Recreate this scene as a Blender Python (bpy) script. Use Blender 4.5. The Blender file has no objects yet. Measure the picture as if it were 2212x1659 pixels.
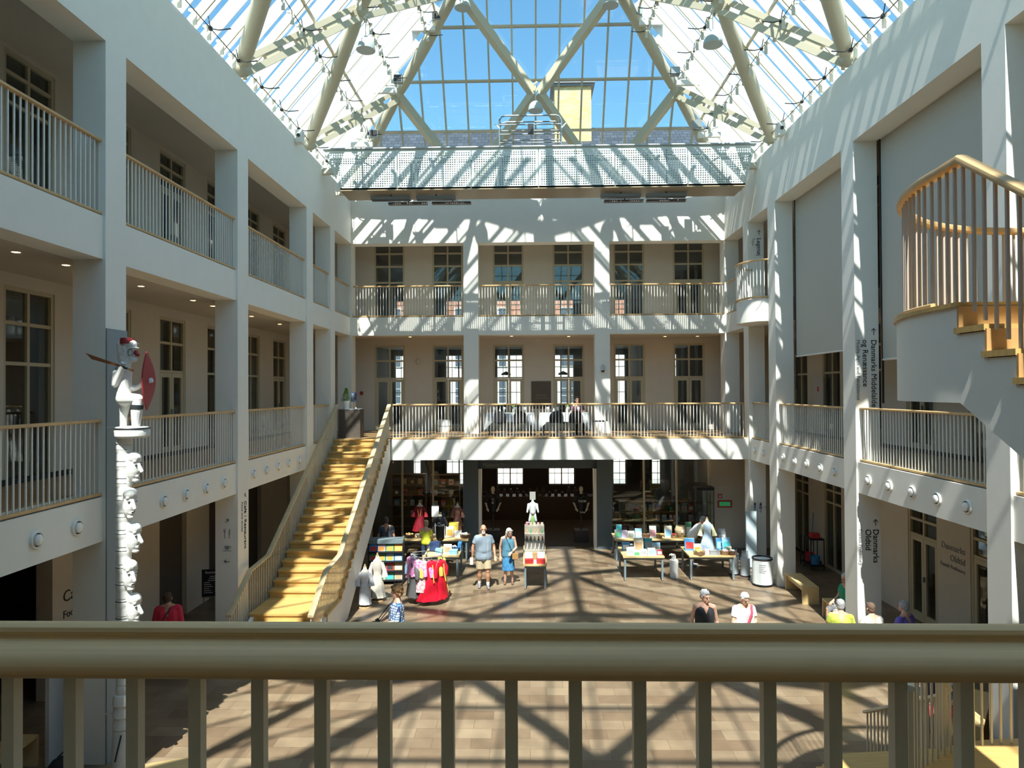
import bpy, bmesh, math, random
from mathutils import Vector, Matrix
from math import sin, cos, pi, sqrt, atan2, radians
random.seed(7)
SC = bpy.context.scene
COL = SC.collection

# ------------------------------------------------------------------ camera
FPX = 1462.71
cam_d = bpy.data.cameras.new('camera'); cam = bpy.data.objects.new('camera', cam_d); COL.objects.link(cam)
cam_d.sensor_fit = 'HORIZONTAL'; cam_d.sensor_width = 36.0; cam_d.lens = 36.0*FPX/2212.0
cam_d.clip_start = 0.05; cam_d.clip_end = 400
_yaw, _pitch, _roll = -.023875, .0098266, -.00525955
_f = Vector((sin(_yaw)*cos(_pitch), cos(_yaw)*cos(_pitch), sin(_pitch)))
_r = Vector((cos(_yaw), -sin(_yaw), 0)); _u = _r.cross(_f)
_R = _r*cos(_roll)+_u*sin(_roll); _U = -_r*sin(_roll)+_u*cos(_roll)
_m = Matrix((( _R.x, _U.x, -_f.x, 0), (_R.y, _U.y, -_f.y, 0), (_R.z, _U.z, -_f.z, 0), (0,0,0,1)))
cam.matrix_world = Matrix.Translation((0, 0, 5.55)) @ _m
SC.camera = cam

# ------------------------------------------------------------------ sky, sun, exposure
world = bpy.data.worlds.new('world'); SC.world = world; world.use_nodes = True
wn = world.node_tree.nodes; wl = world.node_tree.links; wn.clear()
wo = wn.new('ShaderNodeOutputWorld'); wb = wn.new('ShaderNodeBackground'); sky = wn.new('ShaderNodeTexSky')
sky.sky_type = 'NISHITA'; sky.sun_disc = False
sky.sun_elevation = radians(58.2); sky.sun_rotation = radians(184.5)
sky.air_density = 1.3; sky.dust_density = 0.3; sky.ozone_density = 2.2
wb.inputs['Strength'].default_value = 0.195
tint = wn.new('ShaderNodeMix'); tint.data_type = 'RGBA'; tint.blend_type = 'MULTIPLY'; tint.inputs[0].default_value = 1.0; tint.inputs[7].default_value = (.72, 1.08, 1.08, 1)
wl.new(sky.outputs[0], tint.inputs[6]); wl.new(tint.outputs[2], wb.inputs[0]); wl.new(wb.outputs[0], wo.inputs[0])
sun_d = bpy.data.lights.new('sun', 'SUN'); sun_o = bpy.data.objects.new('sun', sun_d); COL.objects.link(sun_o)
sun_d.energy = 10.5; sun_d.angle = radians(0.55); sun_d.color = (1.0, 0.95, 0.86)
SUN_DIR = Vector((0.040, 0.525, -0.850)).normalized()
sun_o.rotation_euler = SUN_DIR.to_track_quat('-Z', 'Y').to_euler(); sun_o.location = (-1, -12, 30)
SC.view_settings.view_transform = 'Standard'; SC.view_settings.look = 'None'
SC.view_settings.exposure = 0.3; SC.view_settings.gamma = 1.0; SC.view_settings.use_curve_mapping = False
SC.cycles.max_bounces = 8; SC.cycles.diffuse_bounces = 5; SC.cycles.transparent_max_bounces = 24

# ------------------------------------------------------------------ materials
MATS = {}
def mat(name, col, rough=0.6, metal=0.0, spec=0.4, noise=0.0, nscale=8.0, bump=0.0, bscale=40.0, emit=0.0, col2=None, stretch=None):
    if name in MATS: return MATS[name]
    m = bpy.data.materials.new(name); m.use_nodes = True; MATS[name] = m
    nt = m.node_tree; b = nt.nodes['Principled BSDF']
    b.inputs['Base Color'].default_value = (*col, 1); b.inputs['Roughness'].default_value = rough
    b.inputs['Metallic'].default_value = metal; b.inputs['Specular IOR Level'].default_value = spec
    if emit: b.inputs['Emission Color'].default_value = (*col, 1); b.inputs['Emission Strength'].default_value = emit
    tc = nt.nodes.new('ShaderNodeTexCoord'); mp = nt.nodes.new('ShaderNodeMapping')
    nt.links.new(tc.outputs['Object'], mp.inputs[0])
    if stretch: mp.inputs['Scale'].default_value = stretch
    if noise:
        n = nt.nodes.new('ShaderNodeTexNoise'); n.inputs['Scale'].default_value = nscale; n.inputs['Detail'].default_value = 5
        nt.links.new(mp.outputs[0], n.inputs['Vector'])
        r = nt.nodes.new('ShaderNodeMix'); r.data_type = 'RGBA'
        c2 = col2 or tuple(max(0, c*(1-noise)) for c in col)
        r.inputs[6].default_value = (*c2, 1); r.inputs[7].default_value = (*col, 1)
        rp = nt.nodes.new('ShaderNodeMapRange'); rp.inputs[1].default_value = .3; rp.inputs[2].default_value = .7
        nt.links.new(n.outputs[0], rp.inputs[0]); nt.links.new(rp.outputs[0], r.inputs[0]); nt.links.new(r.outputs[2], b.inputs['Base Color'])
    if bump:
        n2 = nt.nodes.new('ShaderNodeTexNoise'); n2.inputs['Scale'].default_value = bscale
        nt.links.new(mp.outputs[0], n2.inputs['Vector'])
        bp = nt.nodes.new('ShaderNodeBump'); bp.inputs['Strength'].default_value = bump; bp.inputs['Distance'].default_value = .01
        nt.links.new(n2.outputs[0], bp.inputs['Height']); nt.links.new(bp.outputs[0], b.inputs['Normal'])
    return m
def glass(name, tint=(.9, .95, .95), boost=1.0):
    if name in MATS: return MATS[name]
    m = bpy.data.materials.new(name); m.use_nodes = True; MATS[name] = m
    nt = m.node_tree; nt.nodes.clear(); N = nt.nodes.new
    o = N('ShaderNodeOutputMaterial'); t = N('ShaderNodeBsdfTransparent'); g = N('ShaderNodeBsdfGlossy'); x = N('ShaderNodeMixShader'); f = N('ShaderNodeLayerWeight')
    t.inputs[0].default_value = (*tint, 1); g.inputs['Roughness'].default_value = .02; f.inputs['Blend'].default_value = .5
    pw = N('ShaderNodeMath'); pw.operation = 'POWER'; pw.inputs[1].default_value = 5.0
    mm = N('ShaderNodeMath'); mm.operation = 'MULTIPLY_ADD'; mm.use_clamp = True; mm.inputs[1].default_value = .92; mm.inputs[2].default_value = .06*boost
    nt.links.new(f.outputs['Facing'], pw.inputs[0]); nt.links.new(pw.outputs[0], mm.inputs[0]); nt.links.new(mm.outputs[0], x.inputs[0])
    nt.links.new(t.outputs[0], x.inputs[1]); nt.links.new(g.outputs[0], x.inputs[2]); nt.links.new(x.outputs[0], o.inputs[0])
    return m
def brickmat(name, c1, c2, mortar, w, h, msize=.01, rough=.6, noise=True, rot=(0, 0, 0), ramp=None, spec=.3, bias=0.0):
    if name in MATS: return MATS[name]
    m = bpy.data.materials.new(name); m.use_nodes = True; MATS[name] = m
    nt = m.node_tree; b = nt.nodes['Principled BSDF']; b.inputs['Roughness'].default_value = rough; b.inputs['Specular IOR Level'].default_value = spec
    tc = nt.nodes.new('ShaderNodeTexCoord'); mp = nt.nodes.new('ShaderNodeMapping'); mp.inputs['Rotation'].default_value = rot
    nt.links.new(tc.outputs['Object'], mp.inputs[0])
    br = nt.nodes.new('ShaderNodeTexBrick'); nt.links.new(mp.outputs[0], br.inputs['Vector'])
    br.inputs['Color1'].default_value = (*c1, 1); br.inputs['Color2'].default_value = (*c2, 1); br.inputs['Mortar'].default_value = (*mortar, 1)
    br.inputs['Scale'].default_value = 1.0; br.inputs['Brick Width'].default_value = w; br.inputs['Row Height'].default_value = h
    br.inputs['Mortar Size'].default_value = msize; br.inputs['Bias'].default_value = bias
    out = br.outputs[0]
    if noise:
        n = nt.nodes.new('ShaderNodeTexNoise'); n.inputs['Scale'].default_value = 2.2; n.inputs['Detail'].default_value = 6
        nt.links.new(mp.outputs[0], n.inputs['Vector'])
        x = nt.nodes.new('ShaderNodeMix'); x.data_type = 'RGBA'; x.blend_type = 'OVERLAY'; x.inputs[0].default_value = .45
        nt.links.new(out, x.inputs[6]); nt.links.new(n.outputs[0], x.inputs[7]); out = x.outputs[2]
    nt.links.new(out, b.inputs['Base Color'])
    return m

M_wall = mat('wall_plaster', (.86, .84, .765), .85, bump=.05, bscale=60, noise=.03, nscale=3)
M_inner = mat('gallery_plaster_warmlit', (.66, .60, .51), .85, noise=.04, nscale=3)  # white plaster with warm bounce light put into its colour
M_ceil = mat('gallery_ceiling_warmlit', (.62, .55, .46), .9)  # same warm light tinted into the ceiling colour
M_frame = mat('window_frame_paint', (.52, .46, .32), .45)
M_wood = mat('beech_wood', (.66, .43, .20), .38, noise=.2, nscale=6, stretch=(1, 1, 1))
M_stair = mat('golden_oak', (.62, .40, .14), .32, noise=.22, nscale=5, stretch=(.6, 6, 1))
M_darkwood = mat('oak_plank', (.42, .26, .12), .35, noise=.3, nscale=4, stretch=(1, 8, 1))
M_white = mat('white_steel', (.82, .80, .73), .4)
M_cream = mat('cream_steel', (.66, .62, .50), .42)
M_tube = mat('roof_tube_paint', (.56, .51, .38), .45)
M_soffit = mat('gantry_soffit_paint', (.34, .27, .17), .4)
M_blade = mat('white_shading', (.86, .87, .87), .6)
M_grey = mat('grey_steel', (.35, .38, .38), .35, metal=.6)
M_dark = mat('dark_metal', (.05, .05, .05), .4, metal=.3)
M_black = mat('black_paint', (.012, .012, .014), .5)
M_slate_pillar = mat('slate_grey_paint', (.10, .13, .15), .7)
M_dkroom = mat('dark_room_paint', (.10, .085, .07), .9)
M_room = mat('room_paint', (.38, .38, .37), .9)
M_glass = glass('roof_glass', (.86, .93, .96))
M_pane = glass('window_glass', (.80, .84, .84), 1.0)
M_blind = mat('blind_fabric', (.52, .51, .45), .9, noise=.04, nscale=40)
M_floor = brickmat('stone_tiles', (.140, .092, .056), (.235, .175, .112), (.115, .078, .050), .62, .31, .004, .33, spec=.35, bias=.1)
M_slate = brickmat('slate_tiles', (.030, .040, .052), (.055, .070, .088), (.015, .018, .022), .3, .2, .012, .55, noise=False, rot=(radians(90), 0, 0))
M_ybrick = brickmat('yellow_brick', (.62, .42, .16), (.78, .58, .28), (.50, .40, .25), .24, .08, .012, .8, rot=(radians(90), 0, 0))
M_rbrick = brickmat('red_brick', (.50, .14, .06), (.62, .22, .10), (.55, .45, .38), .24, .08, .012, .8, rot=(radians(90), 0, 0))
M_text = mat('lettering_black', (.03, .03, .035), .6)
M_textg = mat('lettering_grey', (.25, .26, .27), .6)

# ------------------------------------------------------------------ mesh helpers
class MB:
    def __init__(s): s.v = []; s.f = []; s.mi = []; s.m = 0; s.sm = []; s.smooth = False
    def add(s, vs, fs):
        n = len(s.v); s.v += [tuple(v) for v in vs]
        for f in fs: s.f.append([n+i for i in f]); s.mi.append(s.m); s.sm.append(s.smooth)
        return s
    def box(s, x0, y0, z0, x1, y1, z1):
        if x0 > x1: x0, x1 = x1, x0
        if y0 > y1: y0, y1 = y1, y0
        if z0 > z1: z0, z1 = z1, z0
        return s.add([(x0,y0,z0),(x1,y0,z0),(x1,y1,z0),(x0,y1,z0),(x0,y0,z1),(x1,y0,z1),(x1,y1,z1),(x0,y1,z1)],
                     [(0,3,2,1),(4,5,6,7),(0,1,5,4),(1,2,6,5),(2,3,7,6),(3,0,4,7)])
    def hexa(s, vs):   # 8 verts bottom ccw then top ccw
        return s.add(vs, [(0,3,2,1),(4,5,6,7),(0,1,5,4),(1,2,6,5),(2,3,7,6),(3,0,4,7)])
    def prism(s, poly, vec):
        n = len(poly); vec = Vector(vec)
        vs = [Vector(p) for p in poly]; vs += [p+vec for p in vs]
        return s.add(vs, [list(range(n))[::-1], list(range(n, 2*n))] + [(i, (i+1) % n, n+(i+1) % n, n+i) for i in range(n)])
    def beam(s, a, b, w, h, up=(0, 0, 1)):
        a = Vector(a); b = Vector(b); d = (b-a).normalized(); up = Vector(up)
        x = d.cross(up)
        if x.length < 1e-4: x = d.cross(Vector((1, 0, 0)))
        x.normalize(); y = x.cross(d); x *= w/2; y *= h/2
        return s.hexa([a-x-y, a+x-y, b+x-y, b-x-y, a-x+y, a+x+y, b+x+y, b-x+y])
    def tube(s, pts, r, n=8, closed=False, caps=True, ry=None):
        pts = [Vector(p) for p in pts]; k = len(pts); rs = r if isinstance(r, (list, tuple)) else [r]*k
        prev = None; rings = []
        for i, p in enumerate(pts):
            if closed: d = pts[(i+1) % k]-pts[i-1]
            else: d = pts[min(i+1, k-1)]-pts[max(i-1, 0)]
            d.normalize()
            ref = Vector((0, 0, 1)) if abs(d.z) < .95 else Vector((0, 1, 0))
            if prev is not None and abs(d.z) >= .7: ref = prev
            x = d.cross(ref).normalized(); y = x.cross(d).normalized(); prev = y
            yy = (ry/r if ry and not isinstance(r, (list, tuple)) else 1)
            rings.append([p + x*cos(2*pi*j/n)*rs[i] + y*sin(2*pi*j/n)*rs[i]*yy for j in range(n)])
        vs = [v for R in rings for v in R]; fs = []
        for i in range(k if closed else k-1):
            i2 = (i+1) % k
            for j in range(n): fs.append((i*n+j, i*n+(j+1) % n, i2*n+(j+1) % n, i2*n+j))
        if caps and not closed: fs.append(list(range(n))[::-1]); fs.append([(k-1)*n+j for j in range(n)])
        o = s.smooth; s.smooth = True; s.add(vs, fs); s.smooth = o
        return s
    def lathe(s, prof, n=20, c=(0, 0, 0), sx=1, sy=1, a0=0, a1=2*pi):
        vs = []; fs = []; full = abs(a1-a0-2*pi) < 1e-6; m = n if full else n+1
        for r, z in prof:
            for j in range(m):
                a = a0+(a1-a0)*j/n; vs.append((c[0]+r*cos(a)*sx, c[1]+r*sin(a)*sy, c[2]+z))
        for i in range(len(prof)-1):
            for j in range(n):
                j2 = (j+1) % m if full else j+1
                fs.append((i*m+j, i*m+j2, (i+1)*m+j2, (i+1)*m+j))
        o = s.smooth; s.smooth = True; s.add(vs, fs); s.smooth = o
        if full and prof[0][0] > 1e-4: s.add([vs[j] for j in range(m)], [list(range(m))[::-1]])
        if full and prof[-1][0] > 1e-4: s.add(vs[-m:], [list(range(m))])
        return s
    def ell(s, c, rx, ry, rz, n=12, k=8, rot=None):
        vs = []; c = Vector(c)
        for i in range(k+1):
            t = pi*i/k
            for j in range(n):
                a = 2*pi*j/n; v = Vector((rx*sin(t)*cos(a), ry*sin(t)*sin(a), -rz*cos(t)))
                if rot: v = rot @ v
                vs.append(c+v)
        fs = [(i*n+j, i*n+(j+1) % n, (i+1)*n+(j+1) % n, (i+1)*n+j) for i in range(k) for j in range(n)]
        o = s.smooth; s.smooth = True; s.add(vs, fs); s.smooth = o; return s
    def cap(s, a, ra, b, rb, n=10):      # tapered capsule
        a = Vector(a); b = Vector(b); d = (b-a); L = d.length or 1e-4; d = d/L
        pts = []; rs = []
        for t in (-.98, -.7, -.35): pts.append(a+d*ra*t); rs.append(ra*sqrt(1-t*t))
        pts.append(a); rs.append(ra); pts.append(b); rs.append(rb)
        for t in (.35, .7, .98): pts.append(b+d*rb*t); rs.append(rb*sqrt(1-t*t))
        return s.tube(pts, rs, n)
    def build(s, name, m, parent=None, loc=None):
        me = bpy.data.meshes.new(name); me.from_pydata(s.v, [], s.f)
        for x in (m if isinstance(m, (list, tuple)) else [m]): me.materials.append(x)
        me.polygons.foreach_set('material_index', s.mi); me.polygons.foreach_set('use_smooth', s.sm)
        bm = bmesh.new(); bm.from_mesh(me); bmesh.ops.remove_doubles(bm, verts=bm.verts, dist=1e-5)
        bmesh.ops.recalc_face_normals(bm, faces=bm.faces)
        for e in bm.edges:
            if len(e.link_faces) == 2 and e.calc_face_angle(0) > .7: e.smooth = False
        bm.to_mesh(me); bm.free(); me.update()
        o = bpy.data.objects.new(name, me); COL.objects.link(o)
        if parent: o.parent = parent
        if loc: o.location = loc
        return o
def tag(o, label, cat=None, group=None):
    if label: o['label'] = label
    if cat: o['category'] = cat
    if group: o['group'] = group
    return o
def thing(name, label, cat, loc=(0, 0, 0), rz=0, group=None):
    o = bpy.data.objects.new(name, None); COL.objects.link(o); o.location = loc; o.rotation_euler = (0, 0, rz); o.empty_display_size = .1
    return tag(o, label, cat, group)
def struct(o): o['kind'] = 'structure'; return o
def dup(root, loc=None, rz=None, label=None, group=None, parent=None):
    r = root.copy(); COL.objects.link(r)
    if parent: r.parent = parent
    if loc is not None: r.location = loc
    if rz is not None: r.rotation_euler = (0, 0, rz)
    if label: r['label'] = label
    if group: r['group'] = group
    for ch in list(root.children): dup(ch, parent=r)
    return r
ORD = ['first', 'second', 'third', 'fourth', 'fifth', 'sixth', 'seventh', 'eighth', 'ninth', 'tenth', 'eleventh', 'twelfth', 'thirteenth', 'fourteenth', 'fifteenth', 'sixteenth',
       'seventeenth', 'eighteenth', 'nineteenth', 'twentieth', 'twenty-first', 'twenty-second', 'twenty-third', 'twenty-fourth', 'twenty-fifth']
FONT = None
def text(parent, body, size, loc, xdir, ydir, m, name='lettering', align='LEFT', depth=.004, bold=0.0):
    """flat letters: xdir = reading direction, ydir = up direction of the letters"""
    cu = bpy.data.curves.new(name, 'FONT'); cu.body = body; cu.size = size; cu.extrude = depth; cu.align_x = align; cu.offset = bold*size; cu.resolution_u = 3
    t = bpy.data.objects.new(name, cu); COL.objects.link(t)
    bpy.context.view_layer.update()
    me = bpy.data.meshes.new_from_object(t.evaluated_get(bpy.context.evaluated_depsgraph_get()))
    COL.objects.unlink(t); bpy.data.objects.remove(t)
    o = bpy.data.objects.new(name, me); COL.objects.link(o); me.materials.clear(); me.materials.append(m)
    x = Vector(xdir).normalized(); y = Vector(ydir).normalized(); z = x.cross(y)
    mw = Matrix(((x.x, y.x, z.x, loc[0]), (x.y, y.y, z.y, loc[1]), (x.z, y.z, z.z, loc[2]), (0, 0, 0, 1)))
    if parent:
        o.parent = parent
    o.matrix_local = mw
    return o

# ------------------------------------------------------------------ key dimensions (metres)
XL, XR, XC = -6.34, 6.99, .325
XLI, XRI = -8.60, 9.25          # gallery inner walls
YB, YBI = 24.17, 26.28          # back wall plane, back inner wall
Z1, S1 = 4.03, 3.33             # first floor level, its soffit
Z2, S2 = 8.25, 7.56             # second floor level, its soffit
ZT, ZE, ZC = 10.86, 12.49, 11.36  # top of openings, eaves, top ceiling
CY = [(-1.9, -1.2), (5.38, 5.9), (10.01, 10.53), (14.64, 15.20), (19.27, 19.84), (21.61, 22.10), (24.17, 24.75)]
YN = -1.2                       # near wall plane
RC = .04                        # bands sit back from the column faces
# ================================================================== the building shell
def floors():
    m = MB(); m.box(-13.5, -6, -.2, 14, 33, 0); struct(m.build('floor', M_floor))
    # first floor slabs (wood top strip is part of balustrades)
    m = MB()
    m.box(XLI-5, -6, S1+.12, XL-.5, 33, Z1-.03); m.box(XR+.5, -6, S1+.12, XRI+4.5, 33, Z1-.03)
    m.box(XL-.5, 22.0, S1+.12, XR+.5, 33, Z1-.03); m.box(-4.40, 21.80, S1+.12, XR+.5, 22.0, Z1-.03)
    m.box(XL-.5, -6, S1+.12, XR+.5, .95, Z1-.03)
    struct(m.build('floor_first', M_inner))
    m = MB()
    for a in ((XLI, -6, XL-.5, YBI), (XR+.5, -6, XRI, YBI), (XL-.5, 21.8, XR+.5, YBI), (XL-.5, -6, XR+.5, 1.0)):
        m.box(a[0], a[1], Z1-.03, a[2], a[3], Z1)
    struct(m.build('floor_first_boards', M_darkwood))
    m = MB()
    m.box(XLI-5, -6, S2+.12, XL-.5, 33, Z2); m.box(XR+.5+1.9, -6, S2+.12, XRI+4.5, 33, Z2); m.box(XR+.5, 19.9, S2+.12, XR+2.4, 33, Z2)
    m.box(XL-.5, YB+.5, S2+.12, XR+.5, 33, Z2); m.box(XL-.5, -6, S2+.12, XR+.5, YN-.5, Z2)
    struct(m.build('floor_second', M_inner))
    # ceilings: a soffit lining under every slab and the top ceiling
    m = MB()
    for z in (S1, S2):
        m.box(XLI-5, -6, z, XL-.5, YBI, z+.12)
        if z == S1: m.box(XR+.5, -6, z, XRI+4.5, YBI, z+.12); m.box(XL-.5, 21.8+.3, z, XR+.5, 33, z+.12)
        else: m.box(XR+.5, 19.9, z, XRI+4.5, YBI, z+.12); m.box(XRI, -6, z, XRI+4.5, 19.9, z+.12); m.box(XL-.5, YB+.5, z, XR+.5, 33, z+.12)
        m.box(XL-.5, -6, z, XR+.5, YN-.5 if z == S2 else .95, z+.12)
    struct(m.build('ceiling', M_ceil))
    m = MB()
    m.box(XLI-5, -6, ZC, XL-.45, 33, ZC+.2); m.box(XR+.45, -6, ZC, XRI+4.5, 33, ZC+.2)
    m.box(XL-.45, YB+.45, ZC, XR+.45, 33, ZC+.2); m.box(XL-.45, -6, ZC, XR+.45, YN-.45, ZC+.2)
    struct(m.build('ceiling_top', M_ceil))
floors()

def side(sg, X, nm):
    """arcade wall of a long side: columns, bands, top wall; outward direction sg"""
    t = .5*sg
    m = MB(); C = M_wall
    for i, (a, b) in enumerate(CY):
        m.box(X, a, 0, X+t, b, ZT)
    m.box(X, -1.9, ZT, X+t, 24.75, ZE)
    for i in range(len(CY)-1):
        y0, y1 = CY[i][1], CY[i+1][0]
        if i < len(CY)-2 or sg > 0 or True:
            m.box(X+RC*sg, y0-.02, S1, X+t, y1+.02, Z1-.04)
            if sg < 0 or y0 > 19: m.box(X+RC*sg, y0-.02, S2, X+t, y1+.02, Z2-.04)
    m.box(X, -6, 0, X+t, -1.9, ZE)
    w = struct(m.build('wall_'+nm, C))
    # eaves channel and gutter
    m = MB(); m.box(X+.02*sg, -1.9, ZE, X+.55*sg, 24.75, ZE+.06)
    struct(m.build('trim_'+('1' if sg < 0 else '2'), M_white))
    return w
W_left = side(-1, XL, 'left'); W_right = side(1, XR, 'right')

def backwall():
    m = MB()
    m.box(XL, YB, ZT, XR, YB+.5, ZE)
    for a, b in ((-2.30, -1.775), (2.387, 2.919)):
        m.box(a, YB, S1, b, YB+.5, ZT)
    for a, b in ((XL, -2.30), (-1.775, 2.387), (2.919, XR)):
        m.box(a+(-.02), YB+RC, S2, b+.02, YB+.5, Z2-.04)
    m.box(-4.42, 21.74, S1, XR+.04, 22.1, Z1-.04)      # balcony edge
    m.box(XL-.04, 21.9, S1, -4.42, 22.1, Z1-.04)
    w = struct(m.build('wall_back', M_wall))
    m = MB()
    m.box(-2.30, 23.75, 0, -1.775, 24.3, S1); m.box(2.387, 23.75, 0, 2.919, 24.3, S1)
    m.box(-1.775, 23.95, 2.80, 2.387, 24.2, S1)
    m.box(-5.6, 23.95, 3.10, -2.3, 24.2, S1); m.box(2.919, 23.95, 3.10, 6.35, 24.2, S1)
    s = struct(m.build('wall_shop_front', M_slate_pillar))
    text(s, 'Museumsbutikken', .26, (-1.62, 23.94, 3.08), (1, 0, 0), (0, 0, 1), M_textg, bold=.01)
    text(s, 'Museum Shop', .17, (-1.62, 23.94, 2.88), (1, 0, 0), (0, 0, 1), M_textg)
    # near wall behind the camera
    m = MB(); m.box(XL, YN-.5, ZT, XR, YN, ZE); m.box(XL, YN-.5, S2, XR, YN-.04, Z2)
    for a in (-2.3, 2.39): m.box(a, YN-.5, 0, a+.53, YN, ZT)
    m.box(XL, .62, S1, XR, .98, Z1-.04); m.box(-13.5, -6.3, 0, 14, -6, ZC)
    struct(m.build('wall_near', M_wall))
backwall()

WN = [0]; DN = [0]
def P(ax, s, d, z):   # point: along coordinate s, depth d(outward position)
    return (s, d, z) if ax == 'x' else (d, s, z)
def bx(m, ax, s0, d0, z0, s1, d1, z1):
    a = P(ax, s0, d0, z0); b = P(ax, s1, d1, z1); m.box(*a, *b)
def window(ax, c, d, z0, zt, trans, dr, dirn, w=1.2, mid=True):
    """tall inner window in a wall facing the hall. ax: axis it runs along, c centre, d wall face, dirn outward sign; dr = door pair below the last transom"""
    WN[0] += 1
    h = w/2; dd = d+.06*dirn; o = dirn
    root = thing('window_%d' % WN[0] if not dr else 'door_%d' % (WN[0]), '', '', P(ax, c, d, z0)); struct(root)
    L = P(ax, c, d, z0)
    def bb(m, s0, e0, a0, s1, e1, a1):
        a = P(ax, s0, e0*dirn, a0); b = P(ax, s1, e1*dirn, a1); m.box(*a, *b)
    H = zt-z0; m = MB(); f = .07
    bb(m, -h, .02, 0, -h+f, .14, H); bb(m, h-f, .02, 0, h, .14, H); bb(m, -h+f, .02, H-f, h-f, .14, H)
    zs = [t-z0 for t in trans]
    for t in zs: bb(m, -h+f, .03, t-.03, h-f, .13, t+.03)
    low = zs[-1]
    if mid: bb(m, -.03, .035, low+.03 if dr else .08, .03, .125, H-f)
    if not dr: bb(m, -h+f, .03, 0, h-f, .13, .08)
    m.build('frame', M_frame, root)
    g = MB(); bb(g, -h+f, .075, (low if dr else .08), h-f, .083, H-f); g.build('pane', M_pane, root)
    if dr:
        for sx in (-1, 1):
            lf = MB(); a0, a1 = (-h+f, -.006) if sx < 0 else (.006, h-f)
            bb(lf, a0, .03, .02, a0+.085, .11, low-.035); bb(lf, a1-.085, .03, .02, a1, .11, low-.035)
            bb(lf, a0+.085, .03, low-.14, a1-.085, .11, low-.035); bb(lf, a0+.085, .03, .02, a1-.085, .11, .22)
            l = lf.build('door_leaf', M_frame, root)
            g = MB(); bb(g, a0+.085, .065, .22, a1-.085, .073, low-.14); g.build('pane', M_pane, l)
        hd = MB(); bb(hd, -.05, -.02, 1.0, -.02, .03, 1.12); hd.build('door_handle', M_grey, root)
    return root
def inner_wall(ax, d, dirn, s0, s1, cs, z0, z1, zt, trans, doors, nm, m_=None, w=1.2, th=.3):
    m = MB(); h = w/2; cur = s0
    for c in sorted(cs):
        if c-h > cur: bx(m, ax, cur, d, z0, c-h, d+th*dirn, z1)
        bx(m, ax, c-h, d, zt, c+h, d+th*dirn, z1); cur = c+h
    bx(m, ax, cur, d, z0, s1, d+th*dirn, z1)
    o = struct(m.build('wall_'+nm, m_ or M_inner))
    for i, c in enumerate(cs):
        window(ax, c, d, z0, zt, trans, (i in doors), dirn, w)
    return o
SY = [2.2, 4.5, 6.86, 9.2, 11.5, 13.87, 16.2, 18.55, 20.9, 23.25]
BX = [-5.40, -3.12, -.755, 1.58, 3.92, 6.22]
T1 = [6.73, 6.05]; T2 = [10.92, 10.42, ]
inner_wall('y', XLI, -1, -6, YBI, SY, Z1, S2, 7.34, T1, {6, 9, 1}, 'left_first_floor')
inner_wall('y', XLI, -1, -6, YBI, SY, Z2, ZC, 11.28, T2, {6, 3}, 'left_second_floor')
inner_wall('y', XRI, 1, -6, YBI, SY, Z1, S2, 7.34, T1, {6, 4}, 'right_first_floor')
inner_wall('y', XRI, 1, -6, YBI, SY, Z2-.7, ZC, 11.28, T2, {4}, 'right_second_floor')
WB1 = inner_wall('x', YBI, 1, XLI, XRI, BX, Z1, S2, 7.34, T1, {0, 1, 2, 3, 4, 5}, 'back_first_floor')
inner_wall('x', YBI, 1, XLI, XRI, BX, Z2, ZC, 11.28, T2+[9.79], {2, 5}, 'back_second_floor')
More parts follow.
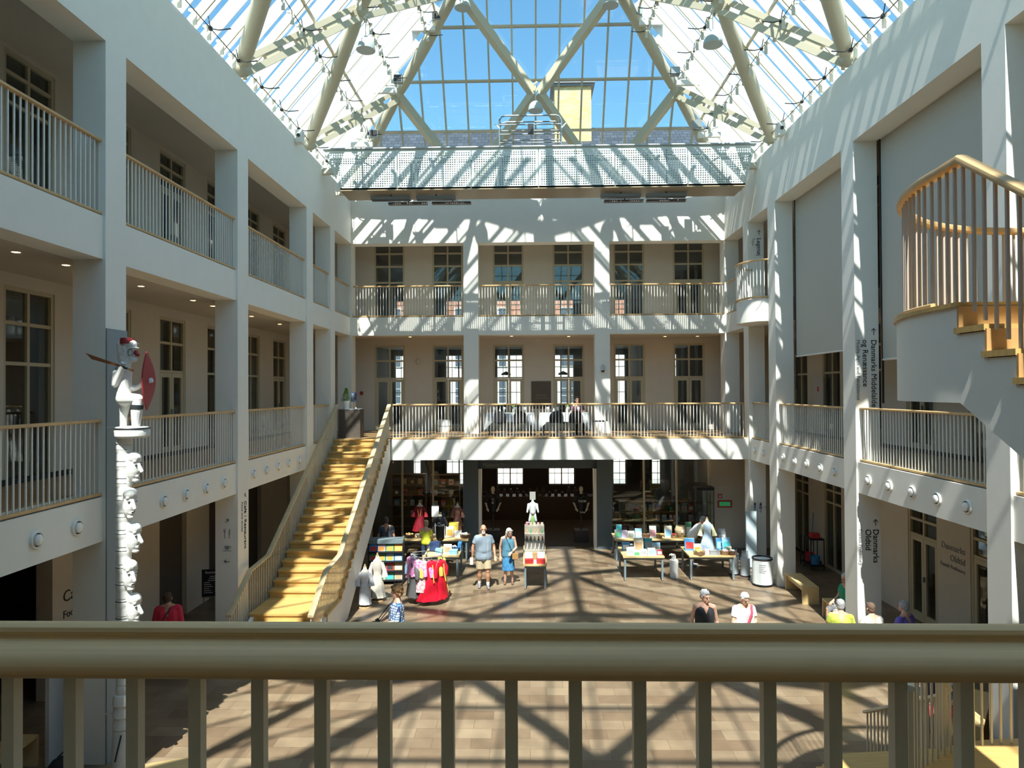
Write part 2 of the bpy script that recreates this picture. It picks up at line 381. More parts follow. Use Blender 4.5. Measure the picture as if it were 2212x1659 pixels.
# ground floor inner walls
def ground():
    m = MB(); cur = -6
    for a, b in ((10.0, 12.05), (15.6, 16.85), (18.05, 18.75), (20.4, 21.6)):
        m.box(XLI-.3, cur, 0, XLI, a, S1); m.box(XLI-.3, a, 2.95, XLI, b, S1); cur = b
    m.box(XLI-.3, cur, 0, XLI, YBI, S1)
    wl = struct(m.build('wall_left_ground_floor', M_inner))
    for k, (a, b) in enumerate(((15.6, 16.85), (18.05, 18.75), (20.4, 21.6))):
        DN[0] += 1; d = MB(); d.box(XLI-.2, a, 0, XLI-.12, b, 2.95); struct(d.build('door_%d' % (60+DN[0]), M_dkroom))
    wr = inner_wall('y', XRI, 1, -6, YBI, [2.2, 4.5, 6.86, 9.2, 11.5, 13.87, 16.2, 20.9, 23.25], 0, S1, 3.05, [2.42, 2.05], {5, 6, 4}, 'right_ground_floor')
    text(wl, 'Café', .30, (XLI+.005, 12.32, 1.68), (0, 1, 0), (0, 0, 1), M_text)
    text(wl, 'Food and', .20, (XLI+.005, 12.32, 1.38), (0, 1, 0), (0, 0, 1), M_text)
    text(wr, 'Danmarks', .2, (XRI-.005, 14.62, 2.0), (0, -1, 0), (0, 0, 1), M_textg, align='RIGHT')
    text(wr, 'Oldtid', .2, (XRI-.005, 14.62, 1.77), (0, -1, 0), (0, 0, 1), M_textg, align='RIGHT')
    text(wr, 'Danish Prehistory', .12, (XRI-.005, 14.62, 1.6), (0, -1, 0), (0, 0, 1), M_textg, align='RIGHT')
    # shop box
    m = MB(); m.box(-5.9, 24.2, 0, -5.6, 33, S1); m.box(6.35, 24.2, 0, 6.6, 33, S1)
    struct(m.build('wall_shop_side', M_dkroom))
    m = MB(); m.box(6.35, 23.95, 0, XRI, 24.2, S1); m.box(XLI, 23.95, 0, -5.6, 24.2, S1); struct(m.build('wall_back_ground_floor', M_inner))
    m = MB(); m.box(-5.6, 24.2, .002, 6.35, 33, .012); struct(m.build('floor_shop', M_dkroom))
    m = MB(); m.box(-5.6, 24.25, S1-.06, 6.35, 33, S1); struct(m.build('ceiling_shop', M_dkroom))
    # glass front, left and right fields with slim posts
    for k, (a, b) in enumerate(((-5.6, -2.30), (2.919, 6.35))):
        r = thing('window_%d' % (90+k), '', '', (a, 24.0, 0)); struct(r)
        fm = MB(); n = 3; W = b-a
        for i in range(n+1): fm.box(W*i/n-.03, 0, 0, W*i/n+.03, .08, 3.1)
        fm.box(0, 0, 0, W, .08, .06); fm.build('frame', M_frame, r)
        g = MB(); g.box(.03, .035, .06, W-.03, .045, 3.1); g.build('pane', M_pane, r)
    # posts of the entrance
    m = MB(); m.box(-1.77, 23.8, 0, -1.66, 24.1, 2.8); m.box(2.27, 23.8, 0, 2.38, 24.1, 2.8); struct(m.build('trim_3', M_white))
    return wl, wr
W_lg, W_rg = ground()
def skirting():
    for k, (X, sg) in enumerate(((XLI, 1), (XRI, -1))):
        m = MB()
        for z in (0, Z1):
            m.box(X, -6, z, X+.02*sg, YBI, z+.1) if z else None
            cur = -6
        m.box(X, 12.1, 0, X+.02*sg, 15.6, .1); m.box(X, 21.7, 0, X+.02*sg, 23.9, .1)
        struct(m.build('baseboard_'+('left', 'right')[k], M_dark))
skirting()

# rooms behind: outer walls with windows at the back, closed dark outer walls at the sides
def rooms():
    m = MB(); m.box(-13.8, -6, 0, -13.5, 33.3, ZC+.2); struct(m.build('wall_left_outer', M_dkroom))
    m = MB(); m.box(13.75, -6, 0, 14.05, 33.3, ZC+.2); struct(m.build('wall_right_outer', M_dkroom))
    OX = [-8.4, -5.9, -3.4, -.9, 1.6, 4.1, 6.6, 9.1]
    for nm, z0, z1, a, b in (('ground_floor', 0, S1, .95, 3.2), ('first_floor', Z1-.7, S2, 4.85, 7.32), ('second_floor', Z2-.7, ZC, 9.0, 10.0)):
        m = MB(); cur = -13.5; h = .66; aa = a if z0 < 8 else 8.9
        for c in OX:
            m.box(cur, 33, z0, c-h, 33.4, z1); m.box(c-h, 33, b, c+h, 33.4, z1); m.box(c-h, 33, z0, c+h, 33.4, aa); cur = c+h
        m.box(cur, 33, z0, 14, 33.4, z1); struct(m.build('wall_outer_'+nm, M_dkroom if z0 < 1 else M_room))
        for c in OX:
            WN[0] += 1; r = thing('window_%d' % (WN[0]), '', '', (c, 33.1, aa)); struct(r)
            f = MB(); H = b-aa
            for s in (-h, -.03, h-.06): f.box(s, 0, 0, s+.06, .08, H)
            for i in range(1, 4): 
                f.box(-h, .01, H*i/4-.015, h, .07, H*i/4+.015)
            for s in (-h/2, h/2): f.box(s-.012, .02, 0, s+.012, .06, H)
            f.box(-h, 0, 0, h, .08, .05); f.box(-h, 0, H-.05, h, .08, H); f.build('frame', M_white, r)
    # cross walls dividing the back rooms
    m = MB()
    for x in (-6.9, -2.0, 5.0): m.box(x-.1, YBI+3.2, Z1, x+.1, 33, S2); m.box(x+.3, YBI+2.6, Z2, x+.5, 33, ZC)
    struct(m.build('wall_room_partitions', M_room))
rooms()

# ================================================================== roof
YA, ZA = 19.3, 20.9; EXL, EXR = -6.9, 7.55; EY = 24.75; NY = -1.85; YA2 = NY+(EY-YA)
def roof():
    A = Vector((XC, YA, ZA)); A2 = Vector((XC, YA2, ZA)); z = ZE+.06
    BL, BR = Vector((EXL, EY, z)), Vector((EXR, EY, z)); NL, NR = Vector((EXL, NY, z)), Vector((EXR, NY, z))
    g = MB(); g.add([BL, BR, A, NL, NR, A2], [(0, 1, 2), (3, 4, 5), (0, 2, 5, 3), (1, 4, 5, 2)])
    g.box(EXL+.01, EY, z-.25, EXR, EY+.02, z)
    gl = struct(g.build('ceiling_glass', M_glass))
    def pane_pt(base, u, c, t): pass
    bars = MB()
    def plane_bar(p, q, w=.06, h=.12): bars.beam(p, q, w, h)
    # hip ends: vertical mullions and horizontal bars
    for (E0, E1, Ap) in ((BL, BR, A), (NL, NR, A2)):
        y0 = E0.y
        for i in range(-9, 10):
            x = XC-.02+.775*i; 
            if x < EXL or x > EXR: continue
            t = 1-abs(x-XC)/((EXR-XC) if x > XC else (XC-EXL))
            p = Vector((x, y0, z)); q = Vector((x, y0+(Ap.y-y0)*t, z+(ZA-z)*t)); plane_bar(p, q, .055, .14)
        for zz in (13.22, 14.57, 15.92, 17.27, 18.62, 19.95):
            t = (zz-z)/(ZA-z); plane_bar(E0.lerp(Ap, t), E1.lerp(Ap, t), .14, .05)
    # slopes: glazing bars up the slope each .62, thin; horizontal bars as the hip end
    for X0, sg in ((EXL, 1), (EXR, -1)):
        y = NY
        while y < EY:
            t = 1.0
            if y > YA: t = (EY-y)/(EY-YA)
            if y < YA2: t = (y-NY)/(YA2-NY)
            p = Vector((X0, y, z)); q = Vector((X0+(XC-X0)*t, y, z+(ZA-z)*t)); bars.beam(p, q, .035, .07)
            y += 1.16
        for zz in (14.57, 17.27, 19.95):
            t = (zz-z)/(ZA-z)
            bars.beam(BL.lerp(A, t) if sg > 0 else BR.lerp(A, t), NL.lerp(A2, t) if sg > 0 else NR.lerp(A2, t), .05, .08)
    for a, b in ((BL, A), (BR, A), (NL, A2), (NR, A2), (A, A2)): bars.beam(a, b, .10, .12)
    bars.build('glazing_bars', M_tube, gl)
    # ---- steel frame
    fr = thing('roof_frame', 'cream tubular steel lattice carrying the pitched glass roof', 'roof frame', (XC, YA, ZE))
    def loc(p): return Vector(p)-Vector((XC, YA, ZE))
    def side_x(x): return x if x < 0 else None
    def mirror(p): return Vector((2*XC-p[0], p[1], p[2]))
    r0z, r1z, r2z, r3z = 12.78, 15.3, 17.85, 20.3
    base = [Vector((-6.38, y, r0z)) for y in (1.0, 5.64, 10.27, 14.92, 19.55)]
    r1 = [Vector((-4.28, y, r1z)) for y in (3.3, 7.95, 12.6, 17.2)]; h1 = Vector((-4.25, 22.15, r1z)); n1 = Vector((-4.25, .75, r1z))
    r2 = [Vector((-2.12, y, r2z)) for y in (5.64, 10.27, 14.92)]; h2 = Vector((-2.12, 20.55, r2z)); n2 = Vector((-2.12, 2.35, r2z))
    r3 = [Vector((XC, y, r3z)) for y in (4.3, 7.95, 12.6, 18.6)]
    cor = Vector((-6.30, 23.75, r0z)); nc = Vector((-6.30, -.85, r0z))
    steep = []; flat = []; pairs = []
    bl = [nc]+base+[cor]; rl = [n1]+r1+[h1]
    for i in range(len(rl)):
        if i < len(bl)-1:
            (flat if i else steep).append((bl[i], rl[i])) if i else steep.append((bl[0], rl[0]))
            steep.append((bl[i+1], rl[i])) if i < len(rl)-1 else steep.append((bl[-1], rl[-1]))
    m1 = [n1]+r1+[h1]; m2 = [n2]+r2+[h2]
    for i in range(len(m2)):
        flat.append((m1[i], m2[i])) if i else steep.append((m1[0], m2[0]))
        steep.append((m1[i+1], m2[i])) if i < len(m2)-1 else steep.append((m1[-1], m2[-1]))
    flat.append((r1[-1], h2)); 
    for i in range(4):
        flat.append((m2[i], r3[i])) ; steep.append((m2[i+1], r3[i]))
    def tube_member(a, b, r=.17):
        m = MB(); a = loc(a); b = loc(b); c = a.lerp(b, .5)
        m.tube([a, a.lerp(b, .12), c, a.lerp(b, .88), b], [r*.78, r, r*1.12, r, r*.78], 14); m.build('tube', M_tube, fr)
    def slot_member(a, b):
        m = MB(); a = loc(a); b = loc(b); d = (b-a).normalized(); s = Vector((0, 0, 1)); s = (s-d*s.dot(d)).normalized()
        m.beam(a+s*.12, b+s*.12, .16, .13); m.beam(a-s*.12, b-s*.12, .16, .15)
        n = 4
        for i in range(n+1):
            c = a.lerp(b, (i+.0)/n); m.beam(c-d*.28, c+d*.28, .12, .13)
        m.build('slotted_beam', M_tube, fr)
    seen = set()
    def both(fn, a, b, **k):
        key = tuple(round(x, 2) for x in (*a, *b))
        if key in seen: return
        seen.add(key); fn(a, b, **k)
        if abs(a.x-XC) > .01 or abs(b.x-XC) > .01: fn(mirror(a), mirror(b), **k)
    for a, b in steep: both(tube_member, a, b)
    for a, b in flat: both(slot_member, a, b)
    for E, hh1, hh2, top, ym in ((cor, h1, h2, r3[-1], 1), (nc, n1, n2, r3[0], -1)):
        mid = Vector((XC-.1, hh1.y, r1z)); bs = Vector((-2.05, E.y+.2*ym, r0z)); sx = 1
        def emb(a, b):
            m = MB(); m.beam(loc(a), loc(b), .24, .26); m.build('tube', M_tube, fr)
        both(emb, hh1, bs); both(emb, mid, bs); both(emb, mid, hh2); both(tube_member, hh2, top, r=.15)
    m = MB(); m.beam(loc(r3[0]), loc(r3[-1]), .25, .3); m.build('ridge_beam', M_tube, fr)
    nd = MB()
    nodes = base+r1+r2+[h1, h2, cor]
    for p in nodes:
        for q in (p, mirror(p)): nd.ell(loc(q), .19, .19, .19, 10, 6)
    nd.build('joint', M_tube, fr)
    # ---- shading blades, one object each
    cosb = 1/sqrt(1+1.155**2); sinb = 1.155*cosb
    for sg, X0, nm in ((1, EXL, 'left'), (-1, EXR, 'right')):
        y = 11.1; 
        while y < 24.1:
            t = 1.0 if y < YA else (EY-y-.25)/(EY-YA)
            Ls = 10.25*min(1, t)*(1 if y < YA else .97)
            up = Vector((cosb*sg, 0, sinb)); nn = Vector((sinb*sg, 0, -cosb))   # inward normal
            o = thing('shading_blade', 'white shading blade hung under the %s glass slope' % nm, 'shading blade', (X0, y, z), 0, 'white shading blades under the %s glass slope' % nm)
            m = MB(); W = .25; q0 = -nn*(W+.06)+up*.05; q1 = q0+nn*W+Vector((0, .067, 0)); th = Vector((0, .02, 0))
            m.prism([q0, q1, q1+th, q0+th], up*Ls)
            m.build('blade', M_blade, o)
            for k, s in enumerate((.55, 2.2, 3.9, 5.6)):
                if s > Ls-.3: continue
                c = nn*.22+up*s; b = MB(); b.box(c.x-.04, -.04, c.z-.20, c.x+.04, -.02, c.z+.10); b.beam(c+Vector((0, -.03, .08)), c-nn*.18+Vector((0, .03, .0)), .05, .05)
                b.build('bracket', M_cream, o)
            y += .58
        # tension rods with spider joints
        for k, (xo, zo) in enumerate(((.60, .36), (1.6, 1.72), (2.68, 2.98), (3.8, 4.3), (4.9, 5.5))):
            o = thing('tension_rod', '%s tension rod above the eaves along the %s glass slope' % (('lowest', 'second', 'third', 'fourth', 'fifth')[k], nm), 'tension rod', (X0+xo*sg, 9.0, z+zo-.1))
            yend = EY-(zo+.5)/1.53; m = MB(); m.tube([(0, 0, 0), (0, yend-9.0, 0)], .011, 6); m.build('rod', M_dark, o)
            yy = 13.3-9.0
            while yy < yend-9.3:
                j = MB(); j.ell((0, yy, 0), .05, .05, .05, 8, 5); j.tube([(0, yy, 0), (.22*sg, yy-.12, -.10), (.5*sg, yy-.2, -.12)], .014, 5); j.tube([(0, yy, 0), (-.05*sg, yy, .25)], .012, 5)
                j.build('spider_joint', M_dark, o); yy += 1.3
roof()

# ================================================================== outside world
def outside():
    m = MB()
    # slate roof of the back range: slope facing the hall and its ridge
    m.hexa([(-14, 25.3, 12.6), (14, 25.3, 12.6), (14, 29.9, 17.0), (-14, 29.9, 17.0), (-14, 25.3, 12.75), (14, 25.3, 12.75), (14, 29.9, 17.15), (-14, 29.9, 17.15)])
    m.hexa([(-14, 29.9, 17.0), (14, 29.9, 17.0), (14, 34, 12.6), (-14, 34, 12.6), (-14, 29.9, 17.15), (14, 29.9, 17.15), (14, 34, 12.75), (-14, 34, 12.75)])
    r = m.build('slate_roof', M_slate); tag(r, 'blue-grey slate roof ridge seen behind the glazed roof end', 'roof')
    c = thing('brick_chimney', 'broad yellow brick chimney stack rising behind the roof glass', 'chimney', (1.98, 29.4, 15.2))
    m = MB(); m.box(-.78, -.5, 0, .78, .9, 3.35); m.build('stack', M_ybrick, c)
    m = MB(); m.box(-.86, -.58, 3.35, .86, .98, 3.45); m.box(-.94, -.66, 3.45, .94, 1.06, 3.62); m.build('coping', mat('zinc', (.22, .23, .25), .5), c)
    # opposite building
    b = thing('apartment_building', 'pale town building seen through the far windows', 'building', (0, 50, 0))
    m = MB(); m.box(-26, 0, -1, 26, 4, 9.3); m.build('wall', mat('pale_render', (.75, .72, .66), .8), b)
    m = MB(); m.box(-26, 0, 9.3, 26, 4, 12.8); m.build('brick_wall', M_rbrick, b)
    wd = mat('far_window_glass', (.10, .13, .16), .2)
    for z in (1.2, 4.6, 7.3, 10.0):
        for i in range(-9, 10):
            x = i*2.6+.4; w = MB(); w.m = 0; w.box(x-.65, -.06, z, x+.65, -.02, z+1.7)
            f = w.build('window', M_white, b); g = MB()
            for a in (-.57, .05):
                for c_ in (.08, .62, 1.16): g.box(x+a, -.08, z+c_, x+a+.5, -.061, z+c_+.48)
            g.build('pane', wd, f)
    m = MB(); m.box(-60, 34, -1.1, 60, 90, -1.02); tag(m.build('street', mat('asphalt', (.3, .3, .3), .9)), 'street pavement beyond the back windows', 'street')
outside()
# ================================================================== balustrades
_bal = {}
def baluster(h, m, parent, p, w=.018):
    k = (round(h, 2), m.name, w)
    if k not in _bal:
        b = MB(); b.box(-w/2, -w/2, 0, w/2, w/2, k[0]); o = b.build('baluster', m, parent, p); _bal[k] = o; return o
    o = _bal[k].copy(); COL.objects.link(o); o.parent = parent; o.location = p; return o
def rail_sweep(m, pts, w=.095, h=.05):
    pts = [Vector(p) for p in pts]; k = len(pts); n = 12; vs = []; fs = []
    for i, p in enumerate(pts):
        d = pts[min(i+1, k-1)]-pts[max(i-1, 0)]; s = Vector((d.y, -d.x, 0)).normalized()
        for j in range(n):
            a = 2*pi*j/n; ca, sa = cos(a), sin(a); e = lambda t: (abs(t)**.6)*(1 if t > 0 else -1)
            vs.append(p+s*e(ca)*w/2+Vector((0, 0, e(sa)*h/2)))
    for i in range(k-1):
        for j in range(n): fs.append((i*n+j, i*n+(j+1) % n, (i+1)*n+(j+1) % n, (i+1)*n+j))
    fs.append(list(range(n))); fs.append([(k-1)*n+j for j in range(n)])
    m.smooth = True; m.add(vs, fs); m.smooth = False
def balustrade(label, path, h=1.10, strip=True, sp=.105, group=None, wood=None, mm=None, foot=None, gap=.0, name='balustrade', rw=.095, rh=.05):
    """path: floor level points; foot: function dist -> extra drop of the baluster foot"""
    p0 = Vector(path[0]); P_ = [Vector(p)-p0 for p in path]; up = Vector((0, 0, h))
    t = thing(name, label, 'railing', p0, 0, group); wood = wood or M_wood; mm = mm or M_white
    m = MB(); rail_sweep(m, [p+up for p in P_], rw, rh); m.build('handrail', wood, t)
    if strip:
        m = MB(); rail_sweep(m, [p+Vector((0, 0, .0)) for p in P_], .10, .05); m.build('base_strip', wood, t)
    L = [0]
    for a, b in zip(P_, P_[1:]): L.append(L[-1]+(Vector((b.x-a.x, b.y-a.y, 0)).length))
    n = int(L[-1]/sp); s = (L[-1]-n*sp)/2; i = 0; cnt = 0; rest = None
    while s <= L[-1]+1e-6:
        while i < len(L)-2 and s > L[i+1]: i += 1
        f = (s-L[i])/max(L[i+1]-L[i], 1e-6); p = P_[i].lerp(P_[i+1], f); cnt += 1
        if cnt <= 100: baluster(h-.02, mm, t, p)
        else:
            rest = rest or MB(); rest.box(p.x-.009, p.y-.009, p.z, p.x+.009, p.y+.009, p.z+h-.02)
        s += sp
    if rest: rest.build('balusters', mm, t)['kind'] = 'stuff'
    return t
BAYS = ['nearest the camera', 'one bay beyond the carved pole', 'two bays beyond the carved pole', 'in the narrow bay before the corner', 'in the last bay against the back corner']
RY = [(CY[1][1], CY[2][0]), (CY[2][1], CY[3][0]), (CY[3][1], CY[4][0]), (CY[4][1], CY[5][0])]
for i, (a, b) in enumerate(RY):
    balustrade('white balustrade on the left first floor, bay %s' % BAYS[i].replace('in the ', ''), [(XL-.10, a, Z1), (XL-.10, b, Z1)], 1.10)
for i, (a, b) in enumerate(RY+[(CY[5][1], CY[6][0])]):
    balustrade('white balustrade on the left second floor, bay %s' % BAYS[i].replace('in the ', ''), [(XL-.10, a, Z2), (XL-.10, b, Z2)], 1.10)
RB = ['below the curved stair landing', 'under the second large blind', 'of the narrow bay before the back balcony']
for i, (a, b) in enumerate(RY):
    balustrade('white balustrade on the right first floor, '+(['bay nearest the camera beside the stair']+RB)[i], [(XR+.12, a, Z1), (XR+.12, b, Z1)], 1.10)
balustrade('short white balustrade on the right second floor against the back corner', [(XR+.1, CY[5][1], Z2), (XR+.1, CY[6][0], Z2)], 1.08)
for (a, b, w) in ((XL+.05, -2.33, 'left'), (-1.75, 2.36, 'middle'), (2.95, XR-.05, 'right')):
    balustrade('sunlit white balustrade in the %s opening of the back second floor' % w, [(a, YB+.10, Z2), (b, YB+.10, Z2)], 1.08)
balustrade('long white balustrade along the restaurant balcony edge', [(-4.38, 21.82, Z1), (XR-.12, 21.82, Z1)], 1.08)
balustrade('short white balustrade at balcony corner left of the gold stair top', [(XL+.02, 22.0, Z1), (-6.22, 22.0, Z1)], 1.08)
# curved bay balcony on the right, second floor
def juliet():
    cx, cy = XR+.02, 20.72; R = .9; arc = [(cx+.10-.72*sin(a), cy-R*cos(a), Z2) for a in [pi*i/16 for i in range(17)]]
    m = MB(); pts = [Vector(p) for p in arc]
    top = [p+Vector((0, 0, -.04)) for p in pts]; bot = [Vector((p.x, p.y, S2-.02)) for p in pts]
    n = len(pts); vs = top+bot; m.smooth = True; m.add(vs, [(i, i+1, n+i+1, n+i) for i in range(n-1)]); m.smooth = False
    m.add(top, [list(range(n))]); m.add(bot, [list(range(n))[::-1]])
    struct(m.build('wall_curved_balcony', M_wall))
    balustrade('curved white balustrade of the small bowed balcony at upper right', arc, 1.08)
juliet()

# ---- the rail in front of the camera
def front_rail():
    t = thing('balustrade', 'large out-of-focus wooden rail with flat bars right in front of the camera', 'railing', (0, 1.115, Z1))
    prof = [(1.170, 5.148), (1.160, 5.1545), (1.146, 5.1555), (1.136, 5.1515), (1.133, 5.145), (1.137, 5.138), (1.135, 5.1330), (1.122, 5.1325), (1.104, 5.1300), (1.088, 5.1240), (1.077, 5.1150),
            (1.073, 5.104), (1.076, 5.094), (1.085, 5.087), (1.10, 5.084), (1.14, 5.084), (1.160, 5.090), (1.168, 5.102), (1.170, 5.125)]
    m = MB(); n = len(prof); x0, x1 = -2.6, 2.9
    vs = [(x0, a-1.115, b-Z1) for a, b in prof]+[(x1, a-1.115, b-Z1) for a, b in prof]
    m.smooth = True; m.add(vs, [(i, (i+1) % n, n+(i+1) % n, n+i) for i in range(n)]); m.smooth = False
    m.build('handrail', mat('front_rail_wood', (.82, .58, .30), .45, spec=.3, noise=.2, nscale=2.5, stretch=(.7, 60, 60), bump=.04, bscale=120), t)
    m = MB(); m.box(x0, -.06, -.03, x1, .06, .03); m.build('base_strip', M_wood, t)
    k = -.859-.1045*16
    while k < 2.85:
        baluster(1.06, M_cream, t, (k, 0, 0), .0205); k += .1042
front_rail()

# ================================================================== golden straight stair, left
def left_stair():
    t = thing('staircase', 'straight golden oak stair rising to the restaurant balcony', 'stairs', (-5.3, 13.95, 0))
    o = Vector((-5.3, 13.95, 0)); X0, X1 = -6.16-o.x, -4.42-o.x
    def st(y, z, dy): return y, z, dy
    ys = []
    y = 13.95; z = 0
    for i in range(4): z += .17; ys.append((y, z, .285)); y += .285
    ys[-1] = (ys[-1][0], .68, 15.95-ys[-1][0]); y = 15.95
    for i in range(19): z = .68+.1675*(i+1); ys.append((y, z, .281)); y += .281
    for (yy, zz, dy) in ys:
        m = MB(); m.box(X0, yy-o.y-.03, zz-.045, X1, yy-o.y+dy, zz); m.build('tread', M_stair, t)
        m = MB(); m.box(X0+.01, yy-o.y, zz-.17, X1-.01, yy-o.y+.02, zz-.045); m.build('riser', M_stair, t)
    m = MB(); m.box(X0, y-o.y, Z1-.2, X1, y-o.y+.02, Z1-.03); m.box(X0, y-o.y-.03, Z1-.04, X1, y-o.y+.3, Z1+.003); m.build('tread', M_stair, t)
    # white stringers and soffit
    def poly(x, w, nm):
        p = [(x, -.0, 0), (x, -.0, .13), (x, .86, .64-.02), (x, 2.0, .64), (x, 7.36, 3.86), (x, 7.9, 3.98), (x, 7.9, 3.33), (x, 7.79, 3.33), (x, 2.60, 0)]
        m = MB(); m.prism(p, (w, 0, 0)); m.build(nm, M_wall, t)
    poly(X1-.13, .10, 'stringer'); poly(X0+.02, .08, 'stringer')
    m = MB(); m.prism([(X0+.1, .1, 0), (X0+.1, .8, .5), (X0+.1, 2.1, .5), (X0+.1, 7.4, 3.7), (X0+.1, 7.8, 3.7), (X0+.1, 7.8, 3.36), (X0+.1, 2.7, .02)], (X1-X0-.23, 0, 0)); m.build('soffit', M_wall, t)
    for x, nm in ((-6.20, 'left'), (-4.50, 'right')):
        pts = [(x, 21.80, 4.03+.05), (x, 16.0, .64), (x, 14.92, .55), (x, 13.86, -.10)]
        balustrade('sloping %s-hand balustrade of the golden oak stair' % nm, pts, 1.03, strip=False, mm=M_cream, wood=mat('rail_wood_pale', (.62, .48, .28), .4, noise=.15), rw=.13, rh=.05)
left_stair()

# ================================================================== curved stair, right
def right_stair():
    o = Vector((4.9, 5.0, 0)); R = 1.95
    t = thing('staircase', 'white curved stair with oak treads and bowed landing at right edge', 'stairs', o)
    zl = 6.14; arc = [Vector((R*cos(a), R*sin(a), 0)) for a in [pi-(pi/2)*i/14 for i in range(15)]]
    edge = [Vector((-R, -.3, 0))]+arc+[Vector((2.05, R, 0))]
    def slab(z0, z1, e, m_, nm, close):
        m = MB(); n = len(e); top = [p+Vector((0, 0, z1)) for p in e]; bot = [p+Vector((0, 0, z0)) for p in e]
        c = [Vector(q) for q in close]; tp = top+[q+Vector((0, 0, z1)) for q in c]; bt = bot+[q+Vector((0, 0, z0)) for q in c]; k = len(tp)
        m.smooth = True; m.add(top+bot, [(i, i+1, n+i+1, n+i) for i in range(n-1)]); m.smooth = False
        m.add(tp, [list(range(k))]); m.add(bt, [list(range(k))[::-1]]); m.add(tp+bt, [(i, i+1, k+i+1, k+i) for i in range(n-1, k-1)]+[(k-1, 0, k, 2*k-1)])
        return m.build(nm, m_, t)
    cl = [(2.05, -.3, 0)]
    slab(zl-.69, zl-.03, edge, M_wall, 'landing', cl)
    slab(zl-.03, zl, [p*1.012 for p in edge], M_stair, 'landing_floor', cl)
    # flight towards the camera, descending
    n = 12; r = (zl-Z1)/n; ye = -.3
    for i in range(1, n):
        z = zl-r*i; y1 = ye-.28*(i-1); y0 = y1-.28
        m = MB(); m.box(-R-.02, y0, z-.04, -R+1.25, y1+.03, z); m.build('tread', M_stair, t)
        m = MB(); m.box(-R-.012, y1-.014, z, -R+1.25, y1+.006, z+r-.03); m.build('riser', mat('oak_riser', (.55, .32, .13), .4, noise=.2, nscale=5), t)
    yl = ye-.28*(n-1)
    for x in (-R, -R+1.17):
        pl = [(x, ye, zl-.69), (x, ye, zl-.06)]
        for i in range(1, n):
            y1 = ye-.28*(i-1); z = zl-r*i-.045; pl += [(x, y1, z), (x, y1-.28, z)]
        pl += [(x, yl, Z1), (x, yl+.5, Z1)]
        m = MB(); m.prism(pl, (.08, 0, 0)); m.build('stringer', M_wall, t)
    m = MB(); m.prism([(-R+.08, ye, zl-.69), (-R+.08, ye, zl-.45), (-R+.08, yl+.1, Z1+.02), (-R+.08, yl+.5, Z1)], (1.1, 0, 0)); m.build('soffit', M_wall, t)
    fl = [(4.9-R+.03, 5.0+ye-.28*(n-1), Z1+.06), (4.9-R+.03, 5.0+ye, zl+.0)]
    land = [(4.9+p.x*.97, 5+p.y*.97, zl) for p in edge[1:]]
    balustrade('curved balustrade with thick oak handrail around the raised landing at right', fl+land, .98, strip=False, mm=mat('taupe_steel', (.46, .38, .32), .4), name='balustrade', rw=.10, rh=.065)
    m = MB(); rail_sweep(m, [(p.x*.995, p.y*.995, zl+.01) for p in edge[1:]], .05, .04); m.build('edge_strip', M_wood, t)
    # lower stair: oak landing with curved rail and a winding flight below the picture edge
    t2 = thing('staircase', 'lower oak stair landing seen through the bars at lower right', 'stairs', o)
    zz = 2.02
    def slab2(z0, z1, e, m_, nm):
        m = MB(); n_ = len(e); c = [Vector((2.05, -.3, 0)), Vector((-R, -.3, 0))]; tp = [p+Vector((0, 0, z1)) for p in e]+[q+Vector((0, 0, z1)) for q in c[:1]]
        bt = [p+Vector((0, 0, z0)) for p in e]+[q+Vector((0, 0, z0)) for q in c[:1]]; k = len(tp)
        m.add(tp, [list(range(k))]); m.add(bt, [list(range(k))[::-1]]); m.add(tp+bt, [(i, (i+1) % k, k+(i+1) % k, k+i) for i in range(k)])
        return m.build(nm, m_, t2)
    slab2(zz-.5, zz-.04, edge, M_wall, 'landing'); slab2(zz-.04, zz, [p*1.012 for p in edge], M_stair, 'landing_floor')
    cu = [(4.63, 9.49, .12), (4.60, 8.9, .45), (4.52, 7.95, .98), (4.42, 7.45, 1.25), (4.26, 7.05, 1.50), (4.08, 6.84, 1.76), (3.98, 6.72, 2.02)]
    for i in range(1, 11):
        z = zz-.18*i; q = 9.4-.27*(10-i)-.0; f = next((k for k in range(len(cu)-1) if cu[k][1] >= q-o.y*0 >= cu[k+1][1]), 0); c0, c1 = Vector(cu[f]), Vector(cu[f+1]); tt = (c0.y-q)/(c0.y-c1.y); x = c0.lerp(c1, min(1, max(0, tt))).x-4.9-.03; y0 = q-5.0
        m = MB(); m.prism([(x-1.15, y0-.33, z-.05), (x+.02, y0-.15, z-.05), (x+.02, y0+.15, z-.05), (x-1.15, y0+.02, z-.05)], (0, 0, .05)); m.build('tread', M_stair, t2)
        m = MB(); m.prism([(x-1.13, y0-.02, z-.2), (x+.0, y0+.12, z-.2), (x+.0, y0+.14, z-.2), (x-1.13, y0+.0, z-.2)], (0, 0, .15)); m.build('riser', M_stair, t2)
    balustrade('curved pale handrail of the lower landing at bottom right', [(4.9+p.x*.97, 5+p.y*.97, zz) for p in edge[5:]], 1.0, strip=False, mm=M_cream, wood=M_cream)
    balustrade('pale winding handrail with rolled end leading down at lower right', cu, .98, strip=False, mm=M_cream, wood=M_cream)
right_stair()

